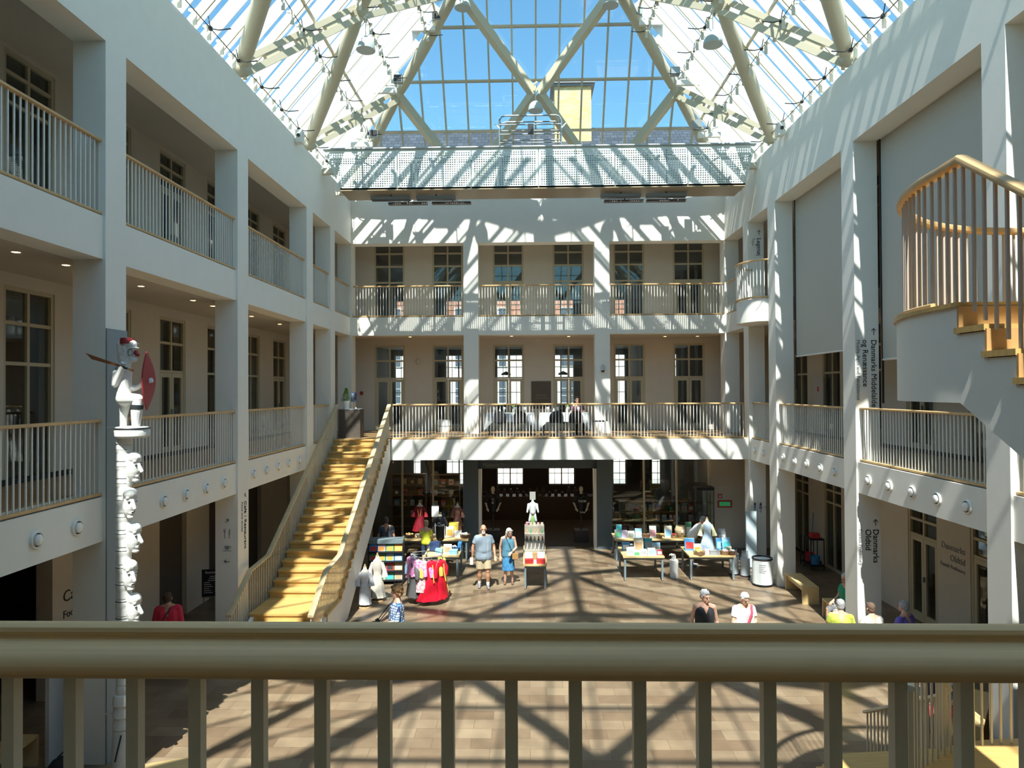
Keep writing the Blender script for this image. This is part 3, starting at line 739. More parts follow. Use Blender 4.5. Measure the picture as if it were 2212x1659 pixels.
# ================================================================== blinds
for i, (a, b, z) in enumerate(((CY[1][1], CY[2][0], 6.2), (CY[2][1], CY[3][0], 6.14), (CY[3][1], CY[4][0], 6.44))):
    t = thing('roller_blind', ['grey roller blind in the opening behind the upper right stair', 'tall grey roller blind beside the curved landing', 'tall grey roller blind second from the right edge'][i], 'blind', (XR+.56, (a+b)/2, z))
    w = (b-a)/2-.06; H = ZT+.1-z
    m = MB(); m.box(-.004, -w, .05, .004, w, H-.05); m.build('fabric', M_blind, t)
    m = MB(); m.tube([(0, -w, .03), (0, w, .03)], .022, 8); m.build('bottom_bar', M_white, t)
    m = MB(); m.tube([(0, -w, H-.04), (0, w, H-.04)], .05, 10); m.build('roller', M_white, t)
    
    for y in (w, -w-.025): m = MB(); m.box(-.02, y, -.9, .02, y+.025, H); m.build('guide', M_dark, t)

# ================================================================== porthole lamps
def portholes():
    sets = [('left', XL-RC, [7.1, 7.86, 8.63, 9.42], 'nearest bay of the left parapet'), ('left', XL-RC, [11.69, 12.46, 13.25, 14.03], 'left parapet bay beyond the carved pole'),
            ('left', XL-RC, [15.55, 16.31, 17.09, 17.85, 18.66], 'left parapet bay beside the gold stair'),
            ('right', XR+RC, [20.39, 21.19], 'short right parapet next to the back balcony'), ('right', XR+RC, [15.71, 16.49, 17.28, 18.08, 18.86], 'right parapet bay under the second blind'),
            ('right', XR+RC, [11.04, 11.84, 12.60, 13.39, 14.19], 'right parapet bay under the curved landing')]
    base = None
    for sd, X, ys, wh in sets:
        for k, y in enumerate(ys):
            lab = 'round wall lamp, %s from the near end, %s' % (ORD[k], wh)
            rz = 0 if sd == 'left' else pi
            if base is None:
                base = thing('wall_lamp', lab, 'lamp', (X, y, 3.65), rz, 'round parapet lamps')
                R = Matrix.Rotation(pi/2, 4, 'Y')
                def lt(prof, nm, m_):
                    m = MB(); m.lathe(prof, 24); m.v = [tuple(R @ Vector(v)) for v in m.v]; m.build(nm, m_, base)
                lt([(.118, 0), (.118, .02), (.108, .035), (.094, .035), (.090, .0)], 'ring', M_white)
                lt([(.0, .012), (.088, .012), (.088, .001)], 'recess', M_dark)
                lt([(.072, .012), (.070, .05), (.055, .062), (0, .066)], 'lens', mat('opal_glass', (.85, .85, .80), .25))
            else: dup(base, (X, y, 3.65), rz, lab)
portholes()

# ================================================================== ceiling downlights
def downlights():
    e = mat('warm_lamp_glow', (1.0, .55, .20), emit=14); base = None
    pts = [(-7.28, 9.45), (-7.25, 10.45), (-7.3, 12.6), (-7.32, 14.62), (-7.34, 15.6), (-7.33, 17.78), (-7.36, 19.9), (-7.36, 22.1), (-4.36, 24.95), (-.6, 24.95), (1.52, 25.3), (5.16, 25.6), (6.37, 25.6), (8.2, 20.6), (8.2, 17.0), (8.2, 12.9)]
    for k, (x, y) in enumerate(pts):
        w = 'left' if x < -6.9 else ('right' if x > 7 else 'back'); j = sum(1 for a in pts[:k] if ('left' if a[0] < -6.9 else ('right' if a[0] > 7 else 'back')) == w)
        lab = 'tiny glowing downlight in the %s gallery ceiling, %s %s' % (w, ORD[j], 'from the left' if w == 'back' else ('from the near end' if w == 'left' else 'from the far end'))
        if base is None:
            base = thing('downlight', lab, 'lamp', (x, y, S2), 0, 'gallery downlights')
            m = MB(); m.lathe([(.055, 0), (.07, -.006), (.075, 0)], 16); m.build('trim_ring', M_white, base)
            m = MB(); m.lathe([(0, -.001), (.052, -.003)], 16); m.build('bulb', e, base)
        else: dup(base, (x, y, S2), 0, lab)
downlights()

# ================================================================== service gantry under the roof
def gantry():
    Y0, Y1, Z0, Zt = 20.6, 21.68, 11.74, 12.98
    t = thing('service_gantry', 'white perforated maintenance gantry spanning the hall below the glass gable', 'gantry', (XC, Y0, Z0))
    def X(z, s): f = (z-Z0)/(Zt-Z0); return (-5.74-.52*f if s < 0 else 6.60+.34*f)-XC
    for nm, y in (('perforated_panel', 0), ('perforated_back_panel', Y1-Y0)):
        edges = [-5.72-XC]+[XC*0+e for e in (-4.3, -2.03, .25-XC+.1, 2.35, 4.55)]+[6.58-XC]
        for k in range(6):
            a, b = edges[k]+.012, edges[k+1]-.012; m = MB(); p = .0705; r = .024
            z0, z1 = .05, 1.12
            if k == 0: la = lambda z: X(z+Z0, -1)+.01
            else: la = lambda z, a=a: a
            if k == 5: lb = lambda z: X(z+Z0, 1)-.01
            else: lb = lambda z, b=b: b
            rows = 15; zz = z0+.02; gx0 = max(a, a+.03); n = int((b-a-.06)/p); off = ((b-a)-n*p)/2
            def q(x0, za, x1, zb, y=y): m.add([(x0, y, za), (x1, y, za), (x1, y, zb), (x0, y, zb)], [(0, 1, 2, 3)])
            # solid borders
            m.add([(la(0), y, 0), (lb(0), y, 0), (lb(zz), y, zz), (la(zz), y, zz)], [(0, 1, 2, 3)])
            ztop = zz+rows*p; m.add([(la(ztop), y, ztop), (lb(ztop), y, ztop), (lb(1.24), y, 1.24), (la(1.24), y, 1.24)], [(0, 1, 2, 3)])
            for i in range(rows):
                za = zz+i*p; zb = za+p; xs = a+off; xe = a+off+n*p
                if k == 0:
                    ex = int((xs-la(za)-.03)/p) if la(za) < xs else 0; xs -= ex*p
                if k == 5: xe += int((lb(za)-xe-.03)/p)*p
                m.add([(la(za), y, za), (xs, y, za), (xs, y, zb), (la(zb), y, zb)], [(0, 1, 2, 3)])
                m.add([(xe, y, za), (lb(za), y, za), (lb(zb), y, zb), (xe, y, zb)], [(0, 1, 2, 3)])
                x = xs
                while x < xe-1e-4:
                    cx, cz = x+p/2, za+p/2; h = p/2; vs = []
                    sq = [(-h, -h), (0, -h), (h, -h), (h, 0), (h, h), (0, h), (-h, h), (-h, 0)]
                    for (u, v) in sq: vs.append((cx+u, y, cz+v))
                    for j in range(8):
                        an = radians(225+45*j); vs.append((cx+r*cos(an), y, cz+r*sin(an)))
                    m.add(vs, [(j, (j+1) % 8, 8+(j+1) % 8, 8+j) for j in range(8)]); x += p
            o = m.build(nm, mat('gantry_panel_paint', (.62, .66, .62), .5) if y == 0 else mat('gantry_inner_shade', (.22, .24, .24), .6), t)  # back panel coloured darker to stand in for shade inside the gantry
    m = MB(); d = Y1-Y0; m.prism([(-5.74-XC, 0, -.03), (6.60-XC, 0, -.03), (6.60-XC, d, -.03), (-5.74-XC, d, -.03)], (0, 0, .08)); m.build('deck', M_soffit, t)
    m = MB(); m.tube([(X(Zt, -1), 0, 1.25), (X(Zt, 1), 0, 1.25)], .045, 10); m.tube([(X(Zt, -1), d, 1.25), (X(Zt, 1), d, 1.25)], .045, 10); m.tube([(X(Zt, -1)+.15, .08, .97), (X(Zt, 1)-.15, .08, .97)], .025, 8); m.build('top_rail', M_grey, t)
    for x in [-5.2+1.3*i for i in range(9)]:
        for y in (.04, d-.09): m = MB(); m.box(x, y, 0, x+.05, y+.05, 1.2); m.build('post', M_grey, t)
    for s in (-1, 1):
        m = MB(); x = (XL-XC+.0, XR-XC) [s > 0]; m.box(x+(0 if s < 0 else -.55), .1, .55, x+(.55 if s < 0 else 0), .3, .72)
        m.build('wall_bracket', M_cream, t)
    # hoist basket rails standing above the gantry
    b = thing('basket_guardrail', 'tubular guard rail rising above the middle of the gantry', 'guardrail', (.15, 20.95, Z0+.05))
    m = MB()
    for y in (0, .5):
        m.tube([(-1.0, y, 0), (-1.0, y, 2.15), (-.93, y, 2.27), (-.8, y, 2.3), (.75, y, 2.3), (.86, y, 2.26), (.92, y, 2.15), (.92, y, 0)], .024, 8)
        for z in (1.45, 1.72, 2.02): m.tube([(-1.0, y, z), (.92, y, z)], .018, 6)
    m.tube([(-1.0, 0, 2.2), (-.98, .5, 2.2)], .02, 6); m.tube([(.9, 0, 2.2), (.9, .5, 2.2)], .02, 6)
    m.build('rail', M_grey, b)
    for s in (-1, 1):
        m = MB(); m.beam((s*.96-.03, 0, 1.9), (s*1.1-.03, 0, 2.05), .05, .03); m.build('bracket', M_white, b)
    m = MB(); m.box(-.12, -.06, 1.72, .06, .02, 2.02); m.build('control_box', M_dark, b)
    m = MB(); m.tube([(0, -.02, .2), (.02, -.03, 1.1), (0, -.02, 1.75)], .008, 5); m.build('cable', M_dark, b)
gantry()
def heaters():
    base = None; k = 0
    names = ['leftmost', 'second from left', 'second from right', 'rightmost']
    for x in (-3.93, -2.49, 3.16, 4.54):
        lab = '%s of the four dark heater bars hanging before the white back wall' % names[k]; k += 1
        if base is None:
            base = thing('radiant_heater', lab, 'heater', (x, 22.2, 11.70), 0, 'hanging heater bars')
            m = MB(); m.box(-.64, -.09, 0, .64, .09, .07); m.build('housing', mat('brown_anodised', (.12, .10, .09), .5), base)
            m = MB(); m.tube([(.03, 0, .07), (.03, 0, .32)], .022, 8); m.box(-.05, -.05, .3, .12, .05, .34); m.build('bracket', M_dark, base)
            m = MB(); m.tube([(.15, 0, .08), (.2, 0, .16), (.19, 0, .32)], .006, 5); m.build('cable', M_dark, base)
        else: dup(base, (x, 22.2, 11.70), 0, lab)
    b2 = thing('strut_beam', 'steel beam carrying the hanging heaters behind the gantry', 'beam', (XC, 22.2, 12.0)); m = MB(); m.box(XL-XC, -.05, .035, XR-XC, .05, .14); m.build('beam', M_cream, b2)
    base = None; k = 0
    for x in (-4.28, -2.86, 2.92, 4.33):
        lab = '%s of the four grey light fittings fixed under the gantry deck' % names[k]; k += 1
        if base is None:
            base = thing('light_fitting', lab, 'lamp', (x, 21.15, 11.56), 0, 'fittings under the gantry')
            m = MB(); m.box(-.62, -.12, 0, .62, .12, .09); m.build('housing', mat('pale_blue_grey', (.25, .28, .30), .4), base)
            m = MB(); m.box(-.6, -.1, -.012, .6, .1, 0); m.build('grille', M_dark, base)
            m = MB(); m.tube([(0, 0, .09), (0, 0, .15)], .02, 6); m.build('bracket', M_dark, base)
        else: dup(base, (x, 21.15, 11.56), 0, lab)
heaters()

# ================================================================== pendants and roof fixtures
def pendants():
    base = None
    L = [((-4.12, 17.2, 14.30), 'dome lamp hanging from the left roof joint'), ((4.73, 17.2, 14.28), 'dome lamp hanging from the right roof joint'), ((-1.93, 20.4, 17.17), 'dome lamp cut by the top edge, left of the blue gable'),
         ((2.55, 20.4, 17.16), 'dome lamp cut by the top edge, right of the blue gable'), ((.29, 21.9, 14.62), 'dome lamp above the gantry guard rail')]
    for p, lab in L:
        if base is None:
            base = thing('pendant_lamp', 'grey-green '+lab, 'lamp', p)
            m = MB(); m.lathe([(.235, 0), (.245, .0), (.24, .08), (.215, .17), (.165, .25), (.10, .30), (.05, .32), (.045, .36), (0, .36)], 24); m.build('lamp_shade', mat('grey_green_enamel', (.42, .47, .45), .3), base)
            m = MB(); m.lathe([(0, .06), (.12, .05), (.225, .012)], 24); m.build('diffuser', mat('lamp_glass_dull', (.45, .46, .38), .25), base)
            m = MB(); m.tube([(0, 0, .36), (0, 0, .85)], .012, 6); m.tube([(-.06, 0, .85), (.06, 0, .95)], .03, 6); m.build('rod', M_white, base)
        else: dup(base, p, 0, 'grey-green '+lab)
    base = None
    for (x, y, z, s, lab) in ((-4.25, 21.4, 15.35, 1, 'beside the left roof joint'), (-5.25, 22.4, 14.0, 1, 'low on the left sloping hip'), (-2.95, 20.9, 17.05, 1, 'high on the left sloping hip'),
                               (4.85, 21.4, 15.45, -1, 'beside the right roof joint'), (5.75, 22.35, 14.15, -1, 'low on the right sloping hip'), (3.6, 20.9, 17.1, -1, 'high on the right sloping hip')):
        lab = 'small grey floodlight on a bracket '+lab
        if base is None:
            base = thing('floodlight', lab, 'lamp', (x, y, z))
            m = MB(); m.box(.02, -.10, .02, .30, .10, .26); m.build('housing', M_grey, base)
            m = MB(); m.box(.04, -.115, .05, .28, -.10, .23); m.build('lens', M_dark, base)
            m = MB(); m.tube([(.16, 0, .02), (.05, 0, -.06), (-.3, 0, -.05), (-.55, .02, .04)], .018, 6); m.box(-.62, -.06, -.30, .12, .06, -.14); m.tube([(-.2, 0, -.14), (-.2, 0, -.05)], .02, 6); m.build('bracket', M_white, base)
        else: dup(base, (x, y, z), 0 if s > 0 else pi, lab)
    for (x, y, z, s, lab) in ((-6.22, 18.35, 12.52, 1, 'left'), (6.85, 18.4, 12.55, -1, 'right')):
        o = thing('speaker', 'small white camera box on the %s eaves by the gantry end' % lab, 'speaker', (x, y, z))
        m = MB(); m.box(-.09, -.12, -.16, .09, .12, .18); m.build('housing', M_white, o)
        m = MB(); m.lathe([(0, .0), (.045, .0), (.05, .02)], 14); R = Matrix.Rotation(pi/2, 4, 'X'); m.v = [tuple(R @ Vector(v)+Vector((0, -.121, .02))) for v in m.v]; m.build('lens', M_dark, o)
pendants()

# ================================================================== painted lettering on columns
def arrow(parent, loc, sz, xd, yd, ang):
    """small arrow pointing along ang in the local (xd, yd) frame"""
    x = Vector(xd); y = Vector(yd); d = x*cos(ang)+y*sin(ang); n = -x*sin(ang)+y*cos(ang); z = x.cross(y).normalized()*.004; c = Vector(loc); m = MB(); w = sz*.09
    def seg(a, b):
        s = (b-a).normalized().cross(z.normalized())*w/2
        m.prism([a-s, a+s, b+s, b-s], z)
    seg(c-d*sz*.5, c+d*sz*.5); seg(c+d*sz*.5, c+n*sz*.35+d*sz*.12); seg(c+d*sz*.5, c-n*sz*.35+d*sz*.12)
    return m.build('arrow_mark', M_text, parent)
dn = (0, 0, -1)
f3 = CY[3][0]-.004
text(W_right, 'Danmarks Middelalder', .165, (7.33, f3, 6.60), dn, (1, 0, 0), M_text)
text(W_right, 'og Renæssance', .165, (7.15, f3, 6.60), dn, (1, 0, 0), M_text)
text(W_right, 'Middle Ages and Renaissance', .11, (7.02, f3, 6.60), dn, (1, 0, 0), M_textg)
arrow(W_right, (7.385, f3, 6.77), .14, (1, 0, 0), (0, 0, 1), pi/2)
text(W_right, 'Danmarks', .175, (7.33, f3, 2.56), dn, (1, 0, 0), M_text)
text(W_right, 'Oldtid', .175, (7.17, f3, 2.56), dn, (1, 0, 0), M_text)
text(W_right, 'Danish Prehistory', .105, (7.03, f3, 2.56), dn, (1, 0, 0), M_textg)
arrow(W_right, (7.385, f3, 2.70), .13, (1, 0, 0), (0, 0, 1), pi/2)
f5 = CY[5][0]-.004
text(W_right, 'Legetøj', .19, (7.28, f5, 10.35), dn, (1, 0, 0), M_text)
text(W_right, 'Toys', .12, (7.12, f5, 10.35), dn, (1, 0, 0), M_textg)
arrow(W_right, (7.34, f5, 10.52), .15, (1, 0, 0), (0, 0, 1), pi/2)
text(W_left, 'Café / Restaurant', .15, (XL+.004, 14.97, 3.12), dn, (0, 1, 0), M_text)
text(W_left, 'Food and drinks', .10, (XL+.004, 14.82, 3.12), dn, (0, 1, 0), M_textg)
arrow(W_left, (XL+.004, 15.03, 3.24), .12, (0, 1, 0), (0, 0, 1), radians(135))
def icons():
    y = CY[3][0]-.004; x = -6.58
    arrow(W_left, (x, y, 2.74), .10, (1, 0, 0), (0, 0, 1), radians(45)); arrow(W_left, (x, y, 1.86), .12, (1, 0, 0), (0, 0, 1), pi)
    m = MB(); m.box(x-.06, y, 2.36, x-.045, y+.004, 2.52); m.box(x-.075, y, 2.50, x-.03, y+.004, 2.515)
    for k in range(3): m.box(x-.075+.018*k, y, 2.51, x-.068+.018*k, y+.004, 2.57)
    m.box(x+.04, y, 2.36, x+.055, y+.004, 2.46); m.prism([(x+.035, y, 2.45), (x+.065, y, 2.45), (x+.065, y, 2.56), (x+.045, y, 2.56)], (0, .004, 0)); m.build('fork_and_knife_mark', M_textg, W_left)
    m = MB(); m.prism([(x-.055, y, 2.20), (x-.04, y, 2.12), (x+.04, y, 2.12), (x+.055, y, 2.20)], (0, .004, 0)); m.box(x-.09, y, 2.085, x+.09, y+.004, 2.10); m.box(x+.055, y, 2.15, x+.085, y+.004, 2.165); m.box(x+.075, y, 2.15, x+.085, y+.004, 2.2); m.build('cup_mark', M_textg, W_left)
    # toilet mark on the far right column
    y = CY[5][0]-.004; m = MB()
    for k, x in enumerate((7.14, 7.32)):
        m.lathe([(0, 0), (.03, 0)], 10, (x, y, 1.98)); m.box(x-.03, y, 1.9, x+.03, y+.004, 1.96)
        m.prism([(x-(.05 if k else .03), y, 1.78), (x+(.05 if k else .03), y, 1.78), (x+.03, y, 1.94), (x-.03, y, 1.94)], (0, .004, 0)); m.box(x-.025, y, 1.66, x-.008, y+.004, 1.78); m.box(x+.008, y, 1.66, x+.025, y+.004, 1.78)
    m.box(7.225, y, 1.66, 7.235, y+.004, 2.02); m.build('toilet_mark', M_textg, W_right); arrow(W_right, (7.43, y, 1.83), .07, (1, 0, 0), (0, 0, 1), 0)
icons()
# ================================================================== organic shapes
def organic(m, name, material, parent, voxel=.010, smooth=4):
    o = m.build(name, material, parent)
    r = o.modifiers.new('blend', 'REMESH'); r.mode = 'VOXEL'; r.voxel_size = voxel; r.use_smooth_shade = True
    s = o.modifiers.new('soften', 'SMOOTH'); s.factor = .5; s.iterations = smooth
    bpy.context.view_layer.update()
    me = bpy.data.meshes.new_from_object(o.evaluated_get(bpy.context.evaluated_depsgraph_get())); me.name = name
    o.modifiers.clear(); o.data = me
    if not me.materials: me.materials.append(material)
    return o
def M_(name, col, **k): return mat(name, col, **k)
SKIN = M_('skin', (.62, .36, .25), rough=.5); SKIN2 = M_('skin_tanned', (.50, .26, .16), rough=.5)
def loft(m, secs, n=20):
    """secs: (cx, cy, z, rx, ry)"""
    vs = []; fs = []
    for (cx, cy, z, rx, ry) in secs:
        for j in range(n):
            a = 2*pi*j/n; vs.append((cx+rx*cos(a), cy+ry*sin(a), z))
    k = len(secs)
    for i in range(k-1):
        for j in range(n): fs.append((i*n+j, i*n+(j+1) % n, (i+1)*n+(j+1) % n, (i+1)*n+j))
    fs.append(list(range(n))[::-1]); fs.append([(k-1)*n+j for j in range(n)])
    m.smooth = True; m.add(vs, fs); m.smooth = False
def hand(m, w, d, side, curl=.5, palm=(0, -1, 0)):
    """w wrist, d direction of the hand, side = +1 thumb towards +x"""
    w = Vector(w); d = Vector(d).normalized(); pn = Vector(palm); pn = (pn-d*pn.dot(d)).normalized(); s = d.cross(pn).normalized()*side
    c = w+d*.05
    for k in (-1, 0, 1): m.cap(w+s*.012*k, .017, w+d*.085+s*.022*k, .014, 8)
    for k, L in enumerate((.068, .078, .074, .058)):
        b = w+d*.088+s*(.030-.020*k); j = b+(d*cos(curl*.6)+pn*sin(curl*.6))*L*.55; e = j+(d*cos(curl*1.6)+pn*sin(curl*1.6))*L*.5
        m.cap(b, .0098, j, .0092, 7); m.cap(j, .0092, e, .0080, 7)
    b = w+d*.03+s*.026; j = b+(s*.75+d*.6+pn*.25).normalized()*.042; e = j+(d*.9+pn*.3+s*.2).normalized()*.034
    m.cap(b, .0125, j, .011, 7); m.cap(j, .011, e, .009, 7)
def person(label, loc, rz, h=1.75, build=1.0, J=None, skin=None, top=None, sleeve=.5, bottom=None, legs='trousers', hair=None, hairstyle='short', shoes=None, face=(0, 0, 0), beard=None, curl=.5, top_hem=0.0, neck_w=1.0, socks=None, hands_palm=None, collar=None):
    """standing or seated figure facing local -Y; joints may be overridden through J (metres for a 1.75 m figure)"""
    S = h/1.75; skin = skin or SKIN
    j = dict(hd=(0, -.02, 1.635), nk=(0, .01, 1.50), ch=(0, .0, 1.30), ws=(0, .0, 1.08), pv=(0, .01, .95),
             lsh=(.18, .01, 1.415), rsh=(-.18, .01, 1.415), lel=(.25, .03, 1.13), rel=(-.25, .03, 1.13), lwr=(.27, -.06, .89), rwr=(-.27, -.06, .89),
             lhp=(.095, .01, .91), rhp=(-.095, .01, .91), lkn=(.10, -.02, .49), rkn=(-.10, -.02, .49), lan=(.10, .03, .09), ran=(-.10, .03, .09), lto=(.12, -.12, .03), rto=(-.12, -.12, .03))
    j.update(J or {}); V = {k: Vector(v)*S for k, v in j.items()}; b = build; s = S
    t = thing('person', label, 'person', loc, rz)
    hd, nk, ch, ws, pv = (V[k] for k in ('hd', 'nk', 'ch', 'ws', 'pv'))
    m = MB(); fz, fx, tilt = face
    Rm = Matrix.Rotation(fz, 3, 'Z') @ Matrix.Rotation(fx, 3, 'X')
    def hp(x, y, z): return hd+Rm @ (Vector((x, y, z))*s)
    m.ell(hd+Rm @ Vector((0, .015, .025))*s, .076*s, .094*s, .098*s, 16, 10, Rm); m.ell(hp(0, -.022, -.045), .056*s, .066*s, .072*s, 14, 8, Rm)
    m.cap(hp(0, -.075, -.095), .022*s, hp(0, -.05, -.085), .034*s)     # chin
    m.cap(hp(0, -.092, .012), .010*s, hp(0, -.112, -.022), .015*s, 8)     # nose
    m.cap(hp(-.035, -.078, .030), .012*s, hp(.035, -.078, .030), .012*s, 8)  # brow
    for sx in (-1, 1): m.ell(hp(sx*.079, .012, -.008), .012*s, .024*s, .034*s, 8, 6, Rm)
    m.cap(hp(0, -.088, -.058), .014*s, hp(0, -.086, -.066), .014*s, 8)
    m.cap(hd+(nk-hd)*.45, .050*s*neck_w, nk-(hd-nk)*.3, .062*s*neck_w)
    m.cap(nk, .065*s, ch, .12*s*b); m.cap(V['lsh']*.92+ch*.08, .06*s, V['rsh']*.92+ch*.08, .06*s); m.cap(nk.lerp(ch, .1), .05*s, V['lsh'], .05*s); m.cap(nk.lerp(ch, .1), .05*s, V['rsh'], .05*s)
    for x in (-1, 1): m.cap(ch+Vector((x*.06*b, 0, 0))*s, .115*s*b, ws+Vector((x*.05*b, 0, 0))*s, .105*s*b); m.cap(ws+Vector((x*.05*b, 0, 0))*s, .105*s*b, pv+Vector((x*.07, .0, 0))*s, .115*s*b)
    for q in 'lr':
        sh, el, wr = V[q+'sh'], V[q+'el'], V[q+'wr']; hpj, kn, an, to = V[q+'hp'], V[q+'kn'], V[q+'an'], V[q+'to']
        m.cap(sh, .052*s*b, el, .037*s*b); m.cap(el, .038*s*b, wr, .025*s)
        d = (wr-el).normalized(); side = 1 if q == 'l' else -1
        hand(m, wr, d, -side if True else side, curl, (hands_palm or (0, -.2, 0) if abs(d.y) < .7 else (0, 0, -1)) if hands_palm is None else hands_palm)
        m.cap(hpj, .088*s*b, kn, .054*s*b); m.cap(kn, .056*s, kn.lerp(an, .35), .055*s*b); m.cap(kn.lerp(an, .35), .055*s*b, an, .036*s)
        m.cap(an+Vector((0, .02, -.03))*s, .034*s, to, .026*s)
    organic(m, 'body', skin, t, .0085, 2)
    # eyes, mouth
    e = MB()
    for sx in (-1, 1):
        e = MB(); e.ell(hp(sx*.031, -.087, .012), .011*s, .006*s, .006*s, 8, 6, Rm); e.build('eye', M_dark, t)
    e = MB(); e.ell(hp(0, -.098, -.061), .022*s, .006*s, .006*s, 10, 5, Rm); e.build('mouth', mat('lips', (.42, .14, .12), .5), t)
    if hair:
        m = MB()
        if hairstyle == 'short': m.ell(hp(0, .030, .045), .086*s, .098*s, .094*s, 14, 8, Rm); m.ell(hp(0, .06, -.02), .074*s, .060*s, .075*s, 12, 8, Rm); m.cap(hp(-.035, -.050, .092), .020*s, hp(.035, -.050, .092), .020*s); m.cap(hp(-.068, -.02, .04), .018*s, hp(-.066, .02, -.03), .018*s); m.cap(hp(.068, -.02, .04), .018*s, hp(.066, .02, -.03), .018*s)
        elif hairstyle == 'big':
            m.ell(hp(0, .035, .055), .108*s, .118*s, .108*s, 16, 10, Rm); m.ell(hp(0, .07, -.03), .095*s, .075*s, .085*s, 12, 8, Rm)
            for k in range(26): a = k*2.4; z = -.06+.21*(k/26); m.ell(hp(cos(a)*.088*(1-.2*(k > 18)), .045+sin(a)*.09, z), .032*s, .032*s, .032*s, 7, 5)
            m.cap(hp(-.06, -.05, .10), .03*s, hp(.06, -.05, .10), .03*s)
        elif hairstyle == 'bob':
            m.ell(hp(0, .032, .045), .094*s, .104*s, .098*s, 16, 10, Rm)
            for k in range(13): a = -.35+(pi+.7)*k/12; x = cos(a)*.082; y = .02+sin(a)*.082; m.cap(hp(x, y, .02), .028*s, hp(x*1.12, y*1.05, -.13), .020*s, 7)
            m.cap(hp(-.07, -.045, .085), .026*s, hp(.07, -.045, .085), .026*s)
        elif hairstyle == 'fringe': m.ell(hp(0, .05, -.005), .079*s, .062*s, .05*s, 12, 8, Rm)
        if hairstyle == 'short':
            for k in range(30): a = k*2.4; zz_ = -.035+.155*(k/30); rr_ = sqrt(max(.0, 1-((zz_-.03)/.115)**2)); (m.ell(hp(cos(a)*.078*rr_, .026+sin(a)*.086*rr_, zz_), .020*s, .020*s, .020*s, 7, 5) if (sin(a) > -.55 or zz_ > .085) else None)
        organic(m, 'hair', mat('hair_'+str(hair), hair, .75, noise=.35, nscale=60), t, .010, 2)
    if beard: m = MB(); m.ell(hp(0, -.066, -.088), .050*s, .040*s, .040*s, 12, 8, Rm); m.cap(hp(-.03, -.095, -.045), .010*s, hp(.03, -.095, -.045), .010*s); organic(m, 'beard', mat('beard_white', (.75, .74, .72), .9), t, .008, 2)
    if top:
        m = MB(); tn, tc = top; e_ = .018*s
        for x in (-1, 1):
            m.cap(ch+Vector((x*.065*b, -.01, 0))*s, .115*s*b+e_, ws+Vector((x*.06*b, -.015*b, 0))*s, .112*s*b+e_*1.3)
            m.cap(ws, .112*s*b+e_*1.3, pv+Vector((0, -.02, .02-top_hem))*s, .115*s*b+e_*1.6); m.cap(ws+Vector((x*.06*b, -.01, 0))*s, .112*s*b+e_*1.3, pv+Vector((x*.07*b, -.005, .02-top_hem))*s, .112*s*b+e_*1.6)
        shw = 1.0 if sleeve > 0 else .90
        m.cap(V['lsh']*shw+V['rsh']*(1-shw)*0+Vector((0, 0, V['lsh'].z*(1-shw))), .055*s*b, V['rsh']*shw+Vector((0, 0, V['rsh'].z*(1-shw))), .055*s*b); m.cap(ch+Vector((0, -.03, 0))*s, .115*s*b+e_, ws+Vector((0, -.025*b, 0))*s, .112*s*b+e_*1.3); m.cap(nk-Vector((0, 0, .055))*s, .058*s, ch, .12*s*b)
        for q in 'lr':
            sh, el, wr = V[q+'sh'], V[q+'el'], V[q+'wr']
            if sleeve > 0:
                k = min(sleeve/.5, 1) if sleeve <= .5 else 1
                m.tube([sh+(sh-el).normalized()*.03*s, sh, sh.lerp(el, k*.62 if sleeve <= .5 else 1)], [.04*s, .064*s*b, .062*s*b if sleeve <= .5 else .05*s*b], 14)
                if sleeve > .5: m.cap(el, .050*s*b, el.lerp(wr, (sleeve-.5)*2*.9), .040*s)
        organic(m, 'shirt', tc, t, .012, 3)
    if collar:
        m = MB(); m.tube([nk+Vector((cos(a)*.062, -.012+sin(a)*.062, -.02+.012*sin(a)))*s for a in [2*pi*k/16 for k in range(16)]], .012*s, 7, closed=True); m.build('collar', collar, t)
    if bottom:
        bn, bc = bottom; m = MB()
        if legs in ('trousers', 'shorts'):
            f = .97 if legs == 'trousers' else .0
            for q in 'lr':
                hpj, kn, an = V[q+'hp'], V[q+'kn'], V[q+'an']
                m.cap(pv+Vector((.05 if q == 'l' else -.05, 0, 0))*s, .118*s*b, hpj, .10*s*b)
                if legs == 'shorts': m.tube([hpj, hpj.lerp(kn, .45), hpj.lerp(kn, .88)], [.098*s*b, .095*s*b, .090*s*b], 14)
                else: m.tube([hpj, kn, kn.lerp(an, .5), kn.lerp(an, 1.0)], [.097*s*b, .070*s*b, .062*s, .052*s], 14)
        else:   # skirt
            kz = (V['lkn'].z+V['rkn'].z)/2; cx = pv.x; cy = pv.y
            loft(m, [(cx, cy, pv.z+.10*s, .125*s*b, .10*s*b), (cx, cy, pv.z-.02*s, .165*s*b, .13*s*b), (cx, cy-.01, (pv.z+kz)/2, .185*s*b, .15*s*b), (cx, cy-.02, kz-.06*s, .205*s*b, .17*s*b)])
        organic(m, 'skirt' if legs == 'skirt' else legs, bc, t, .012, 3)
    if shoes:
        for q in 'lr':
            an, to = V[q+'an'], V[q+'to']; m = MB(); m.cap(an+Vector((0, .03, -.045))*s, .040*s, to+Vector((0, 0, .004))*s, .036*s); m.cap(an+Vector((0, .01, .0))*s, .044*s, an+Vector((0, -.02, -.04))*s, .042*s)
            o = organic(m, 'shoe', shoes, t, .009, 2)
            if socks: m = MB(); m.cap(an+Vector((0, 0, .0))*s, .043*s, an+(V[q+'kn']-an)*.22, .048*s); m.build('sock', socks, t)
    return t, V
def cloth(n, c, **k): return (n, mat('cloth_'+n, c, .85, **k))
def extra(t, m, name, material): return m.build(name, material, t)

